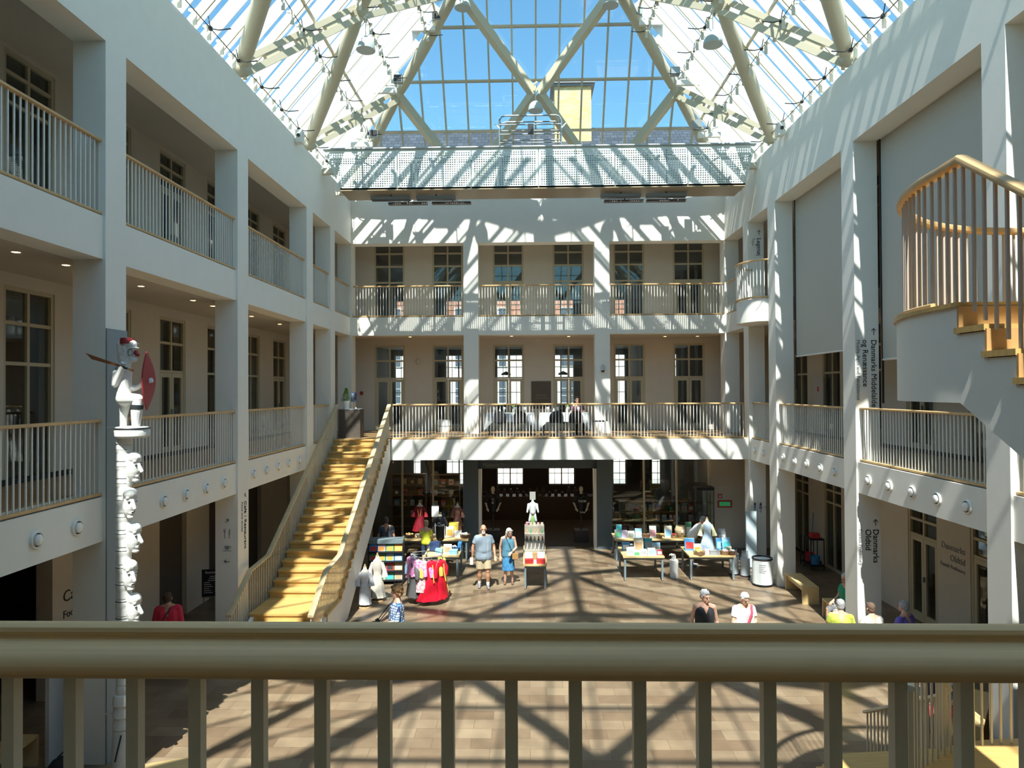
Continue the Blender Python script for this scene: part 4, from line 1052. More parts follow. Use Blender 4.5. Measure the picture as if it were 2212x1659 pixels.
def plaid():
    m = mat('cloth_plaid', (.5, .6, .7), .85); nt = m.node_tree; b = nt.nodes['Principled BSDF']; tc = nt.nodes.new('ShaderNodeTexCoord')
    br = nt.nodes.new('ShaderNodeTexBrick'); mp = nt.nodes.new('ShaderNodeMapping'); mp.inputs['Rotation'].default_value = (radians(90), 0, 0)
    br.inputs['Color1'].default_value = (.75, .85, .9, 1); br.inputs['Color2'].default_value = (.08, .22, .45, 1); br.inputs['Mortar'].default_value = (.03, .05, .15, 1)
    br.offset = 0; br.inputs['Scale'].default_value = 1; br.inputs['Brick Width'].default_value = .042; br.inputs['Row Height'].default_value = .046; br.inputs['Mortar Size'].default_value = .007
    nt.links.new(tc.outputs['Object'], mp.inputs[0]); nt.links.new(mp.outputs[0], br.inputs['Vector']); nt.links.new(br.outputs[0], b.inputs['Base Color']); return m

def people():
    M_shoe = mat('shoe_grey', (.18, .18, .20), .6)
    # bald man with white beard, walking towards the camera
    t, V = person('bald white-bearded man in grey-blue polo and khaki shorts, carrying a leaflet', (-1.28, 19.05, 0), .12, 1.78, 1.22,
        dict(lkn=(.11, -.07, .50), lan=(.12, .0, .10), lto=(.13, -.15, .03), rkn=(-.10, .0, .49), ran=(-.11, .12, .11), rto=(-.12, -.02, .03), lel=(.29, .04, 1.13), rel=(-.29, .04, 1.13), lwr=(.31, -.08, .91), rwr=(-.31, -.02, .89)),
        skin=SKIN2, top=cloth('greyblue', (.25, .31, .37), noise=.12, nscale=10), bottom=cloth('khaki', (.42, .34, .22)), legs='shorts', beard=True, shoes=M_shoe, socks=mat('sock_white', (.8, .8, .8), .9), hair=(.55, .5, .48), hairstyle='fringe', collar=mat('collar_blue', (.28, .35, .42), .8), top_hem=.08)
    m = MB(); m.box(-.385, -.10, .70, -.30, -.09, .90); extra(t, m, 'leaflet', mat('paper', (.85, .85, .83), .7))
    # woman in blue dress looking down
    t, V = person('grey-haired woman in sleeveless blue dress with brown shoulder bag', (-.60, 19.5, 0), .1, 1.62, 1.0,
        dict(hd=(.03, -.07, 1.60), lel=(.25, .0, 1.12), lwr=(.10, -.20, 1.03), rel=(-.25, .03, 1.13), rwr=(-.25, -.05, .88), rkn=(-.08, -.05, .49), ran=(-.10, .02, .09), lan=(.13, .06, .09)),
        top=cloth('blue', (.09, .24, .34), noise=.15, nscale=14), sleeve=0, bottom=cloth('bluedress', (.07, .26, .40), noise=.45, nscale=9, col2=(.02, .12, .35)), legs='skirt', hair=(.62, .60, .55), hairstyle='bob', shoes=mat('sandal_brown', (.16, .09, .06), .6), face=(.35, .30, 0), hands_palm=(0, .3, -1), top_hem=.06)
    m = MB(); m.box(.10, -.23, .76, .27, -.15, .92); b_ = extra(t, m, 'shoulder_bag', mat('leather_tan', (.34, .19, .07), .5)); m = MB(); m.tube([(-.07, .02, 1.36), (-.04, -.13, 1.28), (.05, -.18, 1.1), (.13, -.20, .92)], .008, 5); m.build('bag_strap', M_dark, t)
    # boy in yellow
    person('blond boy in yellow T-shirt with his back turned at goods table', (-3.22, 21.15, 0), pi-.15, 1.50, .88, dict(lel=(.24, -.05, 1.15), lwr=(.17, -.22, 1.0), rel=(-.24, -.05, 1.15), rwr=(-.17, -.22, 1.0), hd=(0, -.05, 1.62)),
        top=cloth('yellow', (.62, .66, .05)), bottom=cloth('darkblue', (.03, .05, .09)), legs='shorts', hair=(.36, .25, .13), shoes=M_shoe)
    # man in dark grey T-shirt inside the shade
    person('man in dark grey T-shirt standing in shade behind the book rack', (-4.42, 20.9, 0), pi+.2, 1.66, 1.1, None, skin=SKIN2, top=cloth('charcoal', (.07, .08, .09)), bottom=cloth('darkblue', (.03, .05, .09)), hair=(.10, .07, .05), shoes=M_shoe)
    # man bending over at the back right table
    person('grey-haired man in white short-sleeved shirt bending beside the blue doll dress', (5.15, 21.5, 0), 1.15, 1.74, 1.1, dict(hd=(0, -.34, 1.46), nk=(0, -.26, 1.37), ch=(0, -.17, 1.22), ws=(0, -.03, 1.05), lsh=(.18, -.24, 1.32), rsh=(-.18, -.24, 1.32), lel=(.24, -.32, 1.05), rel=(-.24, -.30, 1.05), lwr=(.2, -.46, .86), rwr=(-.2, -.42, .86)),
        top=cloth('white', (.78, .78, .76)), bottom=cloth('greige', (.40, .36, .30)), legs='shorts', hair=(.35, .34, .33), shoes=M_shoe, face=(0, .5, 0))
    # man in chequered shirt with camera, seen from behind the rail
    t, V = person('man with bushy brown hair in blue chequered shirt holding a black camera', (-2.60, 13.3, 0), -1.25, 1.72, 1.12, dict(lel=(.24, -.04, 1.12), rel=(-.24, -.08, 1.12), lwr=(.12, -.28, 1.06), rwr=(-.10, -.30, 1.05)),
        top=('plaid', plaid()), bottom=cloth('jeans', (.06, .11, .22)), legs='trousers', hair=(.22, .12, .05), hairstyle='big', shoes=M_shoe, face=(.1, .2, 0), sleeve=.6, hands_palm=(0, .3, -1))
    m = MB(); m.box(-.08, -.42, 1.0, .06, -.34, 1.09); m.tube([(-.01, -.42, 1.045), (-.01, -.52, 1.03)], .035, 12); m.box(-.03, -.40, 1.09, .02, -.36, 1.12); extra(t, m, 'camera', M_dark); m = MB(); m.tube([(-.08, -.36, 1.08), (-.11, -.14, 1.34), (-.06, .06, 1.46), (.06, .06, 1.46), (.10, -.14, 1.34), (.06, -.36, 1.08)], .010, 5); m.build('camera_strap', M_dark, t)
    # two women just behind the front rail, facing the camera
    t, V = person('woman with short grey hair in black sleeveless top turning her head aside', (3.38, 13.2, 0), -.05, 1.68, 1.0, dict(hd=(.01, -.03, 1.63)), skin=M_('skin_light', (.72, .42, .30), rough=.5), top=cloth('black', (.03, .03, .035)), sleeve=0, bottom=cloth('blackskirt', (.03, .03, .035)), legs='skirt', hair=(.42, .42, .43), hairstyle='short', shoes=M_dark, face=(.55, .25, 0))
    m = MB(); m.prism([(-.05, -.128, 1.385), (.05, -.128, 1.385), (0, -.155, 1.27)], (0, -.012, 0)); extra(t, m, 'neckline', MATS['skin_light'])
    t, V = person('white-haired woman in white top with a red strap across her chest', (4.18, 13.35, 0), .1, 1.60, 1.12, dict(lel=(.25, -.02, 1.12), lwr=(.12, -.22, 1.12), rel=(-.25, -.04, 1.12), rwr=(-.10, -.27, 1.13), hd=(0, -.06, 1.62)),
        top=cloth('whitedots', (.82, .80, .80), noise=.5, nscale=22, col2=(.62, .55, .58)), sleeve=.5, bottom=cloth('white2', (.75, .75, .75)), legs='trousers', hair=(.80, .78, .74), hairstyle='short', shoes=M_dark, face=(.15, .45, 0), hands_palm=(0, .3, -1))
    m = MB(); m.tube([(.13, -.06, 1.36), (.09, -.17, 1.24), (0, -.20, 1.05), (-.10, -.18, .9), (-.16, -.05, .84)], .022, 8); extra(t, m, 'shoulder_strap', mat('strap_red', (.65, .08, .13), .6))
    # person in red at far left
    t, V = person('person in red top with dark shoulder strap standing beyond the carved pole', (-7.05, 13.1, 0), pi+.3, 1.66, 1.25, dict(hd=(.02, -.05, 1.60)), skin=SKIN2, top=cloth('red', (.60, .03, .06)), sleeve=.7, bottom=cloth('black', (.03, .03, .035)), hair=(.09, .05, .03), shoes=M_dark)
    m = MB(); m.tube([(-.06, .10, 1.38), (.06, .165, 1.15), (.18, .13, .95)], .012, 5); extra(t, m, 'shoulder_strap', M_dark)
    seat = dict(pv=(0, .02, .55), ws=(0, .02, .66), ch=(0, -.0, .88), nk=(0, -.01, 1.08), hd=(0, -.06, 1.21), lsh=(.18, 0, 1.0), rsh=(-.18, 0, 1.0), lel=(.25, -.05, .74), rel=(-.25, -.05, .74), lwr=(.16, -.27, .66), rwr=(-.16, -.27, .66),
                lhp=(.10, .0, .53), rhp=(-.10, .0, .53), lkn=(.12, -.42, .50), rkn=(-.12, -.42, .50), lan=(.12, -.42, .09), ran=(-.12, -.42, .09), lto=(.13, -.56, .03), rto=(-.13, -.56, .03))
    person('elderly white-haired man in green shirt seated on a bench by the column', (7.30, 15.75, 0), -1.35, 1.74, 1.08, seat, top=cloth('green', (.03, .30, .16)), bottom=cloth('grey', (.25, .26, .28)), hair=(.68, .68, .68), shoes=M_shoe, face=(.2, .2, 0))
    person('grey-haired person in bright yellow-green top seated with back turned', (6.30, 13.9, 0), pi-.3, 1.68, 1.1, seat, top=cloth('lime', (.60, .68, .10)), bottom=cloth('patterned', (.55, .55, .55), noise=.6, nscale=30), hair=(.40, .40, .41), shoes=M_shoe)
    person('brown-haired person in white top seated left of the purple shirt', (6.85, 13.75, 0), pi+.2, 1.66, 1.1, seat, top=cloth('offwhite', (.62, .60, .55)), bottom=cloth('grey', (.25, .26, .28)), hair=(.16, .10, .07), shoes=M_shoe)
    person('grey-haired man in purple shirt leaning towards his neighbour', (7.50, 13.75, 0), pi+.5, 1.70, 1.1, dict(seat, hd=(-.06, -.08, 1.20)), top=cloth('purple', (.16, .12, .50)), bottom=cloth('grey', (.25, .26, .28)), hair=(.45, .46, .48), shoes=M_shoe)
    person('seated person in pale jeans seen through the bars at lower right', (6.70, 11.6, 0), -.3, 1.72, 1.1, seat, top=cloth('black', (.03, .03, .035)), bottom=cloth('palejeans', (.30, .42, .52), noise=.4, nscale=6), hair=(.2, .12, .08), shoes=M_dark)
    person('seated person in red shorts beside the column at lower right', (6.55, 10.95, 0), -.9, 1.70, 1.1, seat, top=cloth('darkblue', (.03, .05, .09)), bottom=cloth('coral', (.75, .10, .12)), legs='shorts', hair=(.12, .08, .06), shoes=M_dark)
    person('dark-haired diner in dark top seated behind the balcony table', (1.72, 24.05, Z1), .15, 1.70, 1.0, seat, top=cloth('wine', (.10, .04, .05)), bottom=cloth('black', (.03, .03, .035)), hair=(.03, .02, .02), shoes=M_dark)
people()

# ================================================================== carved pole with warrior figure
def carved_pole():
    Wp = mat('chalk_white_paint', (.78, .78, .74), .6, noise=.10, nscale=9); red = mat('oxide_red_paint', (.30, .03, .03), .5); dk = mat('black_green_paint', (.03, .04, .04), .5)
    ox, oy = -5.93, 9.80
    t = thing('carved_pole', 'tall white carved pole with stacked masks and a warrior figure on top', 'sculpture', (ox, oy, 0))
    bp = thing('backing_panel', 'grey-blue backing panel on the column behind the carved pole', 'panel', (XL+.012, 10.27, 0)); m = MB(); m.box(-.010, -.26, 0, .012, .255, 6.52); m.build('panel', mat('grey_blue_paint', (.27, .32, .34), .7), bp)
    # shaft with rings (lathe)
    prof = [(0, 0), (.15, 0), (.165, .03), (.165, .10), (.155, .35), (.145, .62), (.14, .66)]
    z = .66
    while z < 1.15: prof += [(.135, z), (.15, z+.02), (.145, z+.10), (.132, z+.16)]; z += .17
    while z < 4.80: prof += [(.098, z), (.112, z+.03), (.108, z+.10), (.094, z+.125), (.106, z+.14), (.10, z+.24)]; z += .25
    prof += [(.09, 4.88), (0, 4.89)]
    m = MB(); m.lathe(prof, 24); m.build('shaft', Wp, t)
    m = MB(); m.beam((-.03, -.17, .25), (.05, -.15, .62), .012, .02); m.build('crack', dk, t)
    # masks
    def mask(zc, turn, k):
        m = MB(); R = Matrix.Rotation(turn, 3, 'Z')
        def q(x, y, z_): return R @ Vector((x, y, 0))+Vector((0, 0, zc+z_))
        m.ell(q(.15, 0, 0), .10, .095, .21, 14, 10, R); m.ell(q(.17, 0, .14), .095, .10, .09, 12, 8, R)
        m.cap(q(.235, 0, .06), .016, q(.285, 0, -.06), .028, 8); m.cap(q(.22, -.07, .09), .018, q(.22, .07, .09), .018, 8)
        m.ell(q(.215, 0, -.13), .035, .045, .025, 8, 6, R); m.ell(q(.19, 0, -.19), .05, .055, .03, 8, 6, R); m.cap(q(.07, 0, .18), .07, q(.07, 0, -.18), .06, 8)
        o = organic(m, 'mask', Wp, t, .009, 1)
        for sy in (-1, 1):
            e = MB(); e.ell(q(.228, sy*.048, .045), .012, .026, .016, 8, 5, R); f = e.build('eye', mat('mask_eye_grey', (.45, .45, .42), .6), o); e = MB(); e.ell(q(.236, sy*.048, .030), .008, .024, .006, 8, 5, R); e.build('eyelid', dk, o)
        e = MB(); e.ell(q(.25, 0, -.115), .008, .035, .007, 8, 5, R); e.build('mouth', dk, o)
    for k, zc in enumerate((4.46, 3.94, 3.43, 2.90, 2.40, 1.90, 1.42)): mask(zc, -.12 if k % 2 == 0 else -.55, k)
    for k in range(14):
        z = 4.72-.245*k; m = MB(); m.tube([(.105*cos(a), .105*sin(a), z) for a in [-2.6+1.9*i/8 for i in range(9)]], .008, 5); m.build('ring_line', dk, t)
    m = MB(); m.lathe([(0, 4.885), (.20, 4.89), (.23, 4.92), (.235, 5.0), (.215, 5.05), (.12, 5.06), (0, 5.06)], 28, (.12, 0, 0)); m.build('disc', Wp, t)
    m = MB(); m.lathe([(.237, 5.02), (.243, 5.03), (.237, 5.04)], 28, (.12, 0, 0)); m.build('disc_line', dk, t)
    # figure: crop coordinates -> metres in X (right) and Z
    ky = 9.8/1463
    def g(x, y, d=0): return Vector(((150+x/5.528-1141)*ky-ox-.08, d, 5.55-(700+y/5.528-850)*ky))
    k_ = ky/5.528; m = MB()
    m.ell(g(660, 330), 72*k_, 66*k_, 120*k_, 14, 10); m.cap(g(625, 250), 62*k_, g(640, 420), 60*k_, 12); m.cap(g(700, 230), 72*k_, g(745, 250), 62*k_); m.cap(g(745, 300), 58*k_, g(730, 400), 42*k_)
    m.cap(g(750, 425), 34*k_, g(790, 432), 26*k_, 10); m.cap(g(700, 430), 45*k_, g(650, 560), 66*k_)
    m.cap(g(645, 570), 92*k_, g(655, 800), 78*k_, 14); m.cap(g(650, 780), 82*k_, g(655, 900), 92*k_, 14)
    m.cap(g(660, 900, -.05), 78*k_, g(850, 905, -.06), 60*k_, 14); m.cap(g(850, 920, -.06), 58*k_, g(835, 1060, -.06), 66*k_, 12); m.cap(g(835, 1060, -.06), 66*k_, g(825, 1250, -.06), 44*k_, 12)
    m.cap(g(640, 930, .05), 66*k_, g(620, 1100, .05), 46*k_, 12); m.cap(g(620, 1100, .05), 46*k_, g(615, 1250, .05), 40*k_, 12)
    m.cap(g(600, 1270, .05), 28*k_, g(700, 1272, .05), 26*k_); m.cap(g(830, 1268, -.06), 30*k_, g(890, 1270, -.06), 26*k_)
    m.cap(g(600, 600, -.09), 46*k_, g(590, 735, -.11), 34*k_, 10); m.cap(g(590, 735, -.11), 34*k_, g(685, 540, -.13), 34*k_, 10)
    hand(m, g(680, 550, -.13), (.4, 0, .8), 1, 1.4, (0, -1, 0))
    m.cap(g(700, 780, .06), 44*k_, g(790, 770, .04), 32*k_, 10); m.cap(g(790, 770, .04), 32*k_, g(900, 710, .0), 26*k_, 10); hand(m, g(895, 712, 0), (.8, 0, .3), 1, 1.2, (0, 1, 0))
    m.ell(g(690, 300, -.085), 14*k_, .01, 34*k_, 8, 6)
    f = organic(m, 'warrior_figure', Wp, t, .008, 2)
    m = MB(); m.cap(g(790, 340), 30*k_, g(820, 372), 22*k_, 8); m.build('nose', red, f)
    m = MB(); m.lathe([(0, .0), (74*k_, .0), (82*k_, -40*k_), (84*k_, -70*k_), (0, -72*k_)], 20, tuple(g(690, 168))); m.build('red_cap', red, f)
    m = MB(); m.ell(g(765, 290), 62*k_, .075, 14*k_, 14, 8); m.build('brow_ridge', Wp, f)
    for s_ in (-1, 1):
        m = MB(); m.tube([g(760+30*cos(a), 345+42*sin(a), s_*.068) for a in [2*pi*i/14 for i in range(14)]], .004, 5, closed=True); m.build('eye_ring', dk, f)
        m = MB(); m.tube([g(760+36*i/4, 240-14*sin(pi*i/4), s_*.075) for i in range(5)], .004, 5); m.build('eyebrow', dk, f)
    m = MB(); m.tube([g(765, 990, -.06), g(850, 1000, -.06), g(930, 1005, -.06)], .0, 4) if False else m.tube([g(840, 975, -.06), g(836, 1025, -.06)], 70*k_, 16); m.build('knee_band', dk, f)
    m = MB(); m.tube([g(600, 520+90*i/5, -.085-.02*sin(i)) for i in range(6)], .005, 5); m.build('shoulder_line', dk, f)
    # sword over the shoulder, shield in front
    m = MB(); a, b = g(690, 515, -.15), g(320, 420, -.13); d = (b-a); w = Vector((0, 0, 1))*26*k_
    m.prism([a-w*.45, a+w*.45, g(245, 352, -.13), g(322, 425, -.13)-w*.1], (0, .018, 0)); m.build('sword_blade', mat('rust_brown_wood', (.34, .13, .05), .5), f)
    m = MB(); m.tube([g(690, 515, -.14), g(720, 527, -.14)], .013, 8); m.tube([g(722, 530, -.14), g(765, 543, -.14)], .016, 8); m.build('sword_grip', dk, f)
    m = MB(); m.tube([g(765, 543, -.14), g(832, 565, -.14)], [.014, .024], 8); m.build('sword_pommel', mat('ochre_wood', (.55, .30, .12), .5), f)
    m = MB(); vs = []; n = 14
    for i in range(n+1):
        y = 332+710*i/n; ww = sin(pi*i/n); vs.append((g(935+26*ww, y), ww))
    pts = []
    for (p, ww) in vs: pts.append(p)
    L = []; 
    for p, ww in vs: L += [p+Vector((0, -.17*ww, 0)), p+Vector((0, .17*ww, 0)), p+Vector((-.022, .17*ww, 0)), p+Vector((-.022, -.17*ww, 0))]
    m.add(L, [(4*i+j, 4*i+(j+1) % 4, 4*i+4+(j+1) % 4, 4*i+4+j) for i in range(n) for j in range(4)]); m.build('shield', mat('shield_red', (.35, .04, .05), .35), f)
    m = MB(); m.tube([(-.32, .10, 5.03), (0.0, .04, 5.03)], .010, 6); m.build('wall_tie', M_white, t)
    m = MB(); m.tube([(-.34, .12, .80), (-.13, .02, .9)], .012, 6); m.build('lower_wall_tie', M_white, t)
carved_pole()
# ================================================================== furniture and goods
M_top = mat('birch_top', (.66, .47, .22), .4, noise=.12, nscale=6)
M_legst = mat('blue_grey_steel', (.16, .21, .23), .4)
def C(n, c, **k): return mat('goods_'+n, c, k.pop('rough', .5), **k)
PAL = dict(white=(.78, .78, .75), cream=(.66, .60, .45), blue=(.06, .25, .55), sky=(.25, .50, .70), red=(.60, .05, .05), orange=(.75, .28, .05), green=(.08, .30, .14), black=(.02, .02, .025), grey=(.30, .32, .33), tan=(.42, .27, .14), pink=(.70, .35, .40), brown=(.18, .09, .05), yellow=(.75, .58, .10), navy=(.03, .06, .16), teal=(.05, .35, .40), lilac=(.42, .36, .50), gold=(.55, .36, .10), silver=(.55, .57, .58))
def P_(n): return C(n, PAL[n])
def table(label, x0, x1, y0, y1, h=.72, legs=((0, 0), (1, 0), (0, 1), (1, 1))):
    t = thing('table', label, 'table', ((x0+x1)/2, (y0+y1)/2, 0)); w, d = (x1-x0)/2, (y1-y0)/2
    m = MB(); m.box(-w, -d, h-.045, w, d, h); m.build('tabletop', M_top, t)
    m = MB(); m.box(-w+.05, -d+.05, h-.11, w-.05, d-.05, h-.045); m.build('frame', M_legst, t)
    for a, b in legs:
        x = -w+.06+(2*w-.12)*a; y = -d+.06+(2*d-.12)*b
        m = MB(); m.box(x-.028, y-.028, .07, x+.028, y+.028, h-.11); l = m.build('leg', M_legst, t)
        m = MB(); m.ell((x, y, .036), .018, .034, .034, 10, 6); m.build('caster', C('caster', (.5, .5, .5)), l)
    return t
def book(x, y, z, w, h, c, label, th=.025, tilt=.25, pic=None, rz=0, cat='book', group=None, name='book'):
    t = thing(name, label, cat, (x, y, z), rz, group); s, q = sin(tilt), cos(tilt)
    def pr(x0, x1, d0, d1, h0, h1):
        f = lambda d, hh: (d*q+hh*s, -d*s*0+hh*q)
        P = [(x0, *f(d0, h0)), (x1, *f(d0, h0)), (x1, *f(d1, h0)), (x0, *f(d1, h0)), (x0, *f(d0, h1)), (x1, *f(d0, h1)), (x1, *f(d1, h1)), (x0, *f(d1, h1))]
        return MB().hexa(P)
    pr(-w/2, w/2, 0, th, 0, h).build('cover', P_(c), t)
    if pic: pr(-w/2+w*.12, w/2-w*.12, -.002, 0, h*.15, h*.70).build('picture', P_(pic), t)
    pr(-w/2+.004, w/2-.004, th*.2, th*.8, h, h+.002).build('pages', P_('white'), t)
    return t
def boxy(x, y, z, w, d, h, c, label, name='gift_box', cat='box', group=None, rz=0, lid=None):
    t = thing(name, label, cat, (x, y, z), rz, group); m = MB(); m.box(-w/2, -d/2, 0, w/2, d/2, h*.8); m.build('box', P_(c), t)
    m = MB(); m.box(-w/2-.004, -d/2-.004, h*.8, w/2+.004, d/2+.004, h); m.build('lid', P_(lid or c), t); return t
def basket(x, y, z, r, label, c='tan', fill=('cream', 'tan', 'gold'), n=8, name='basket'):
    t = thing(name, label, 'basket', (x, y, z)); m = MB(); m.lathe([(r*.8, 0), (r, .10), (r*1.02, .11), (r*.96, .11), (r*.76, .01), (0, .01)], 16); m.build('basket_wall', C('wicker_'+c, PAL[c], noise=.5, nscale=60), t)
    rn = random.Random(int(x*1000))
    for k in range(n):
        a = k*2.4; q = r*.55*sqrt((k+.5)/n); m = MB(); m.ell((cos(a)*q, sin(a)*q, .10+rn.random()*.03), .038, .034, .034, 8, 6); m.build('trinket', P_(fill[k % len(fill)]), t)
    return t
def bust_stand(label, loc, h, dress, skin=None, sleeves=None, rz=0, stand=True, skirt=1.0, lace=None, w=1.0, neck='cream', legs=False):
    """dress form: wooden base, neck knob, bodice and skirt"""
    t = thing('mannequin', label, 'mannequin', loc, rz); s = h/1.2
    m = MB(); m.lathe([(0, .30), (.10*w, .32), (.125*w, .45), (.105*w, .62), (.125*w, .80), (.145*w, .90), (.12*w, 1.0), (.05, 1.06), (.04, 1.12), (0, 1.125)], 20, sy=.72); m.v = [tuple(Vector(v)*s) for v in m.v]; m.build('torso', P_(neck), t)
    m = MB(); m.lathe([(0, 1.12), (.035, 1.12), (.04, 1.135), (.018, 1.15), (.022, 1.18), (0, 1.2)], 14); m.v = [tuple(Vector(v)*s) for v in m.v]; m.build('neck_knob', P_('tan'), t)
    if stand:
        m = MB(); m.lathe([(.17, 0), (.17, .03), (.03, .05), (.02, .4), (0, .4)], 18); m.v = [tuple(Vector(v)*s) for v in m.v]; m.build('stand', P_('tan'), t)
    cl = dress; m = MB(); n = 40; prof = [(.26*skirt*w, .10), (.23*skirt*w, .25), (.18*w, .45), (.125*w, .63), (.115*w, .68), (.135*w, .80), (.155*w, .90), (.13*w, .99)]
    vs = []; fs = []
    for i, (r, z) in enumerate(prof):
        for j in range(n):
            a = 2*pi*j/n; rr = r*(1+.07*cos(a*9+i*.3)*max(0, (.62-z)/.5)); vs.append((rr*cos(a)*s, rr*.75*sin(a)*s, z*s))
    for i in range(len(prof)-1):
        for j in range(n): fs.append((i*n+j, i*n+(j+1) % n, (i+1)*n+(j+1) % n, (i+1)*n+j))
    m.smooth = True; m.add(vs, fs); m.smooth = False; m.build('dress', cl, t)
    if sleeves:
        for q in (-1, 1): m = MB(); m.tube([Vector((q*.12*w, 0, .94))*s, Vector((q*.20*w, 0, .78))*s, Vector((q*.23*w, -.03, .60))*s], [.055*s, .05*s, .085*s], 12); m.build('sleeve', sleeves, t)
    if lace:
        for q in (-1, 1): m = MB(); m.tube([Vector((q*.07, -.105, .93))*s, Vector((q*.045, -.10, .78))*s, Vector((q*.03, -.098, .64))*s], .010*s, 6); m.build('trim', lace, t)
    return t
SX = [('left', 0)]
def tables():
    table('birch table with grey steel legs, front left of the two right-hand display tables', 2.73, 3.93, 19.78, 21.0)
    table('birch table carrying the blue doll dress, nearest the white bin', 4.66, 6.0, 19.86, 21.05)
    table('long birch table before the right shop window', 2.78, 5.35, 22.05, 23.0)
    table('long birch table behind the boy in yellow', -4.2, -1.98, 22.0, 22.9)
    table('birch table with folded goods between costume rack and couple', -3.1, -2.05, 19.85, 21.1)
    t = table('narrow birch table with stepped display in the middle of the floor', -.17, .50, 18.92, 21.3, .70, ((0, 0), (1, 0), (0, 1), (1, 1)))
    st = thing('display_steps', 'stepped shelf unit standing on the narrow middle table', 'display stand', (.165, 20.2, .70))
    for k in range(4):
        m = MB(); m.box(-.30, -.55+.36*k, 0, .30, -.22+.36*k, .20+.17*k); m.build('step', C('step', (.30, .27, .22)), st)
tables()
def goods():
    z = .72; R = random.Random(3)
    # --- right front table: cards and books
    T = 'on the left display table right of centre'
    for i, (x, y, w, h, c, p, l) in enumerate((
        (3.28, 20.35, .28, .40, 'cream', 'tan', 'large cream book with round ornament standing in the middle'), (2.98, 20.0, .22, .20, 'white', 'grey', 'white open booklet at the left front corner'),
        (2.92, 20.5, .24, .24, 'blue', 'white', 'blue and white booklet at the left rear corner'), (3.05, 20.25, .20, .16, 'sky', 'white', 'low sky-blue card box behind the white booklet'), (3.62, 20.6, .22, .34, 'teal', 'grey', 'grey-teal book leaning at rear centre right'),
        (3.80, 20.35, .24, .26, 'sky', 'cream', 'pale blue picture book at the right edge'), (3.35, 19.93, .20, .17, 'silver', 'grey', 'small silver postcard in the front row'), (3.58, 19.93, .22, .20, 'white', 'sky', 'white card, second last of the front row'),
        (3.15, 19.9, .14, .09, 'green', None, 'small low green card in the front row'), (3.82, 19.93, .16, .16, 'red', 'white', 'red and white card at the front right corner'), (3.80, 20.1, .20, .12, 'sky', None, 'pale blue flat box behind the red card'), (3.5, 20.85, .2, .3, 'navy', 'grey', 'dark navy book at the back edge'))):
        book(x, y, z, w, h, c, l, pic=p, th=.03, group='books and cards on the right-hand tables')
    boxy(3.08, 20.8, z, .16, .14, .12, 'white', 'small white gift box at the rear of the left display table')
    # --- right table with doll dress
    bust_stand('blue and white medieval doll dress standing on the right display table', (5.33, 20.45, .62), 1.12, C('ice_blue', (.50, .66, .80), noise=.3, nscale=12), C('x', (0, 0, 0)), sleeves=C('pale_yellow', (.75, .72, .45)), stand=False, skirt=.95)
    for (x, y, w, h, c, p, l) in ((4.83, 20.5, .30, .36, 'blue', 'red', 'blue box with red lower edge, rear left'), (4.98, 20.15, .22, .27, 'white', 'orange', 'white picture book in front of the doll dress'), (5.78, 20.6, .26, .34, 'blue', 'sky', 'blue book right of the doll dress'),
        (5.90, 20.4, .24, .40, 'sky', 'teal', 'tall sky-blue box at the right edge'), (5.92, 20.9, .24, .55, 'grey', 'white', 'grey picture standing at rear right corner'), (5.22, 20.0, .14, .16, 'pink', 'cream', 'small pink card between the baskets'), (5.9, 20.2, .18, .18, 'cream', 'green', 'small cream book at the right front')):
        book(x, y, z, w, h, c, l, pic=p, th=.04, group='books and cards on the right-hand tables')
    basket(4.98, 19.98, z, .17, 'basket of green and gold trinkets at the left front corner', fill=('green', 'gold', 'tan'), n=12)
    basket(5.72, 20.0, z, .14, 'basket of white shells or stones, third along the front', fill=('white', 'cream', 'pink'), n=9)
    basket(5.92, 19.98, z, .11, 'dark basket of purple trinkets at the right front corner', c='brown', fill=('lilac', 'brown', 'grey'), n=7)
    boxy(5.42, 20.02, z, .28, .2, .14, 'grey', 'grey flat box before the doll dress', name='display_box')
    # --- back right long table
    for (x, w, h, c, p, l) in ((2.90, .20, .26, 'grey', 'green', 'grey card at the left end'), (2.95, .18, .42, 'teal', None, 'dull teal panel behind the left end'), (3.12, .20, .24, 'lilac', None, 'lilac notebook beside the grey card'), (3.34, .22, .22, 'cream', 'grey', 'cream printed book left of the blue one'), (3.58, .22, .30, 'sky', 'white', 'blue and white framed picture'),
        (4.05, .22, .38, 'white', 'pink', 'white framed card with pink motif'), (4.55, .24, .38, 'cream', 'sky', 'tall pale framed tile'), (5.22, .20, .5, 'green', 'white', 'green house-shaped box at the right end')):
        book(x, 22.25, .72, w, h, c, l+' of the long back table', pic=p, th=.03, group='goods on the long back table')
    basket(3.82, 22.3, .72, .15, 'brown bowl on the long back table', c='brown', fill=('brown', 'tan'), n=6, name='bowl')
    basket(4.25, 22.25, .72, .11, 'bowl with gold figures on the long back table', fill=('gold', 'yellow'), n=6, name='bowl')
    basket(4.72, 22.2, .72, .10, 'bowl with reddish trinkets on the long back table', fill=('red', 'tan'), n=6, name='bowl')
    v = thing('pottery_vase', 'large cream pottery vase with label on the long back table', 'vase', (4.98, 22.4, .72))
    m = MB(); m.lathe([(0, 0), (.10, 0), (.17, .10), (.20, .24), (.16, .34), (.15, .37), (.13, .36), (.0, .2)], 24); m.build('vessel', C('clay', (.62, .47, .28), noise=.3, nscale=10), v)
    m = MB(); m.box(-.03, -.215, .18, .03, -.205, .28); m.build('tag', P_('white'), v)
    # --- back left long table
    basket(-3.95, 22.3, .72, .20, 'dark basket with gold trinkets at the left end of the back left table', c='black', fill=('gold', 'brown'), n=10)
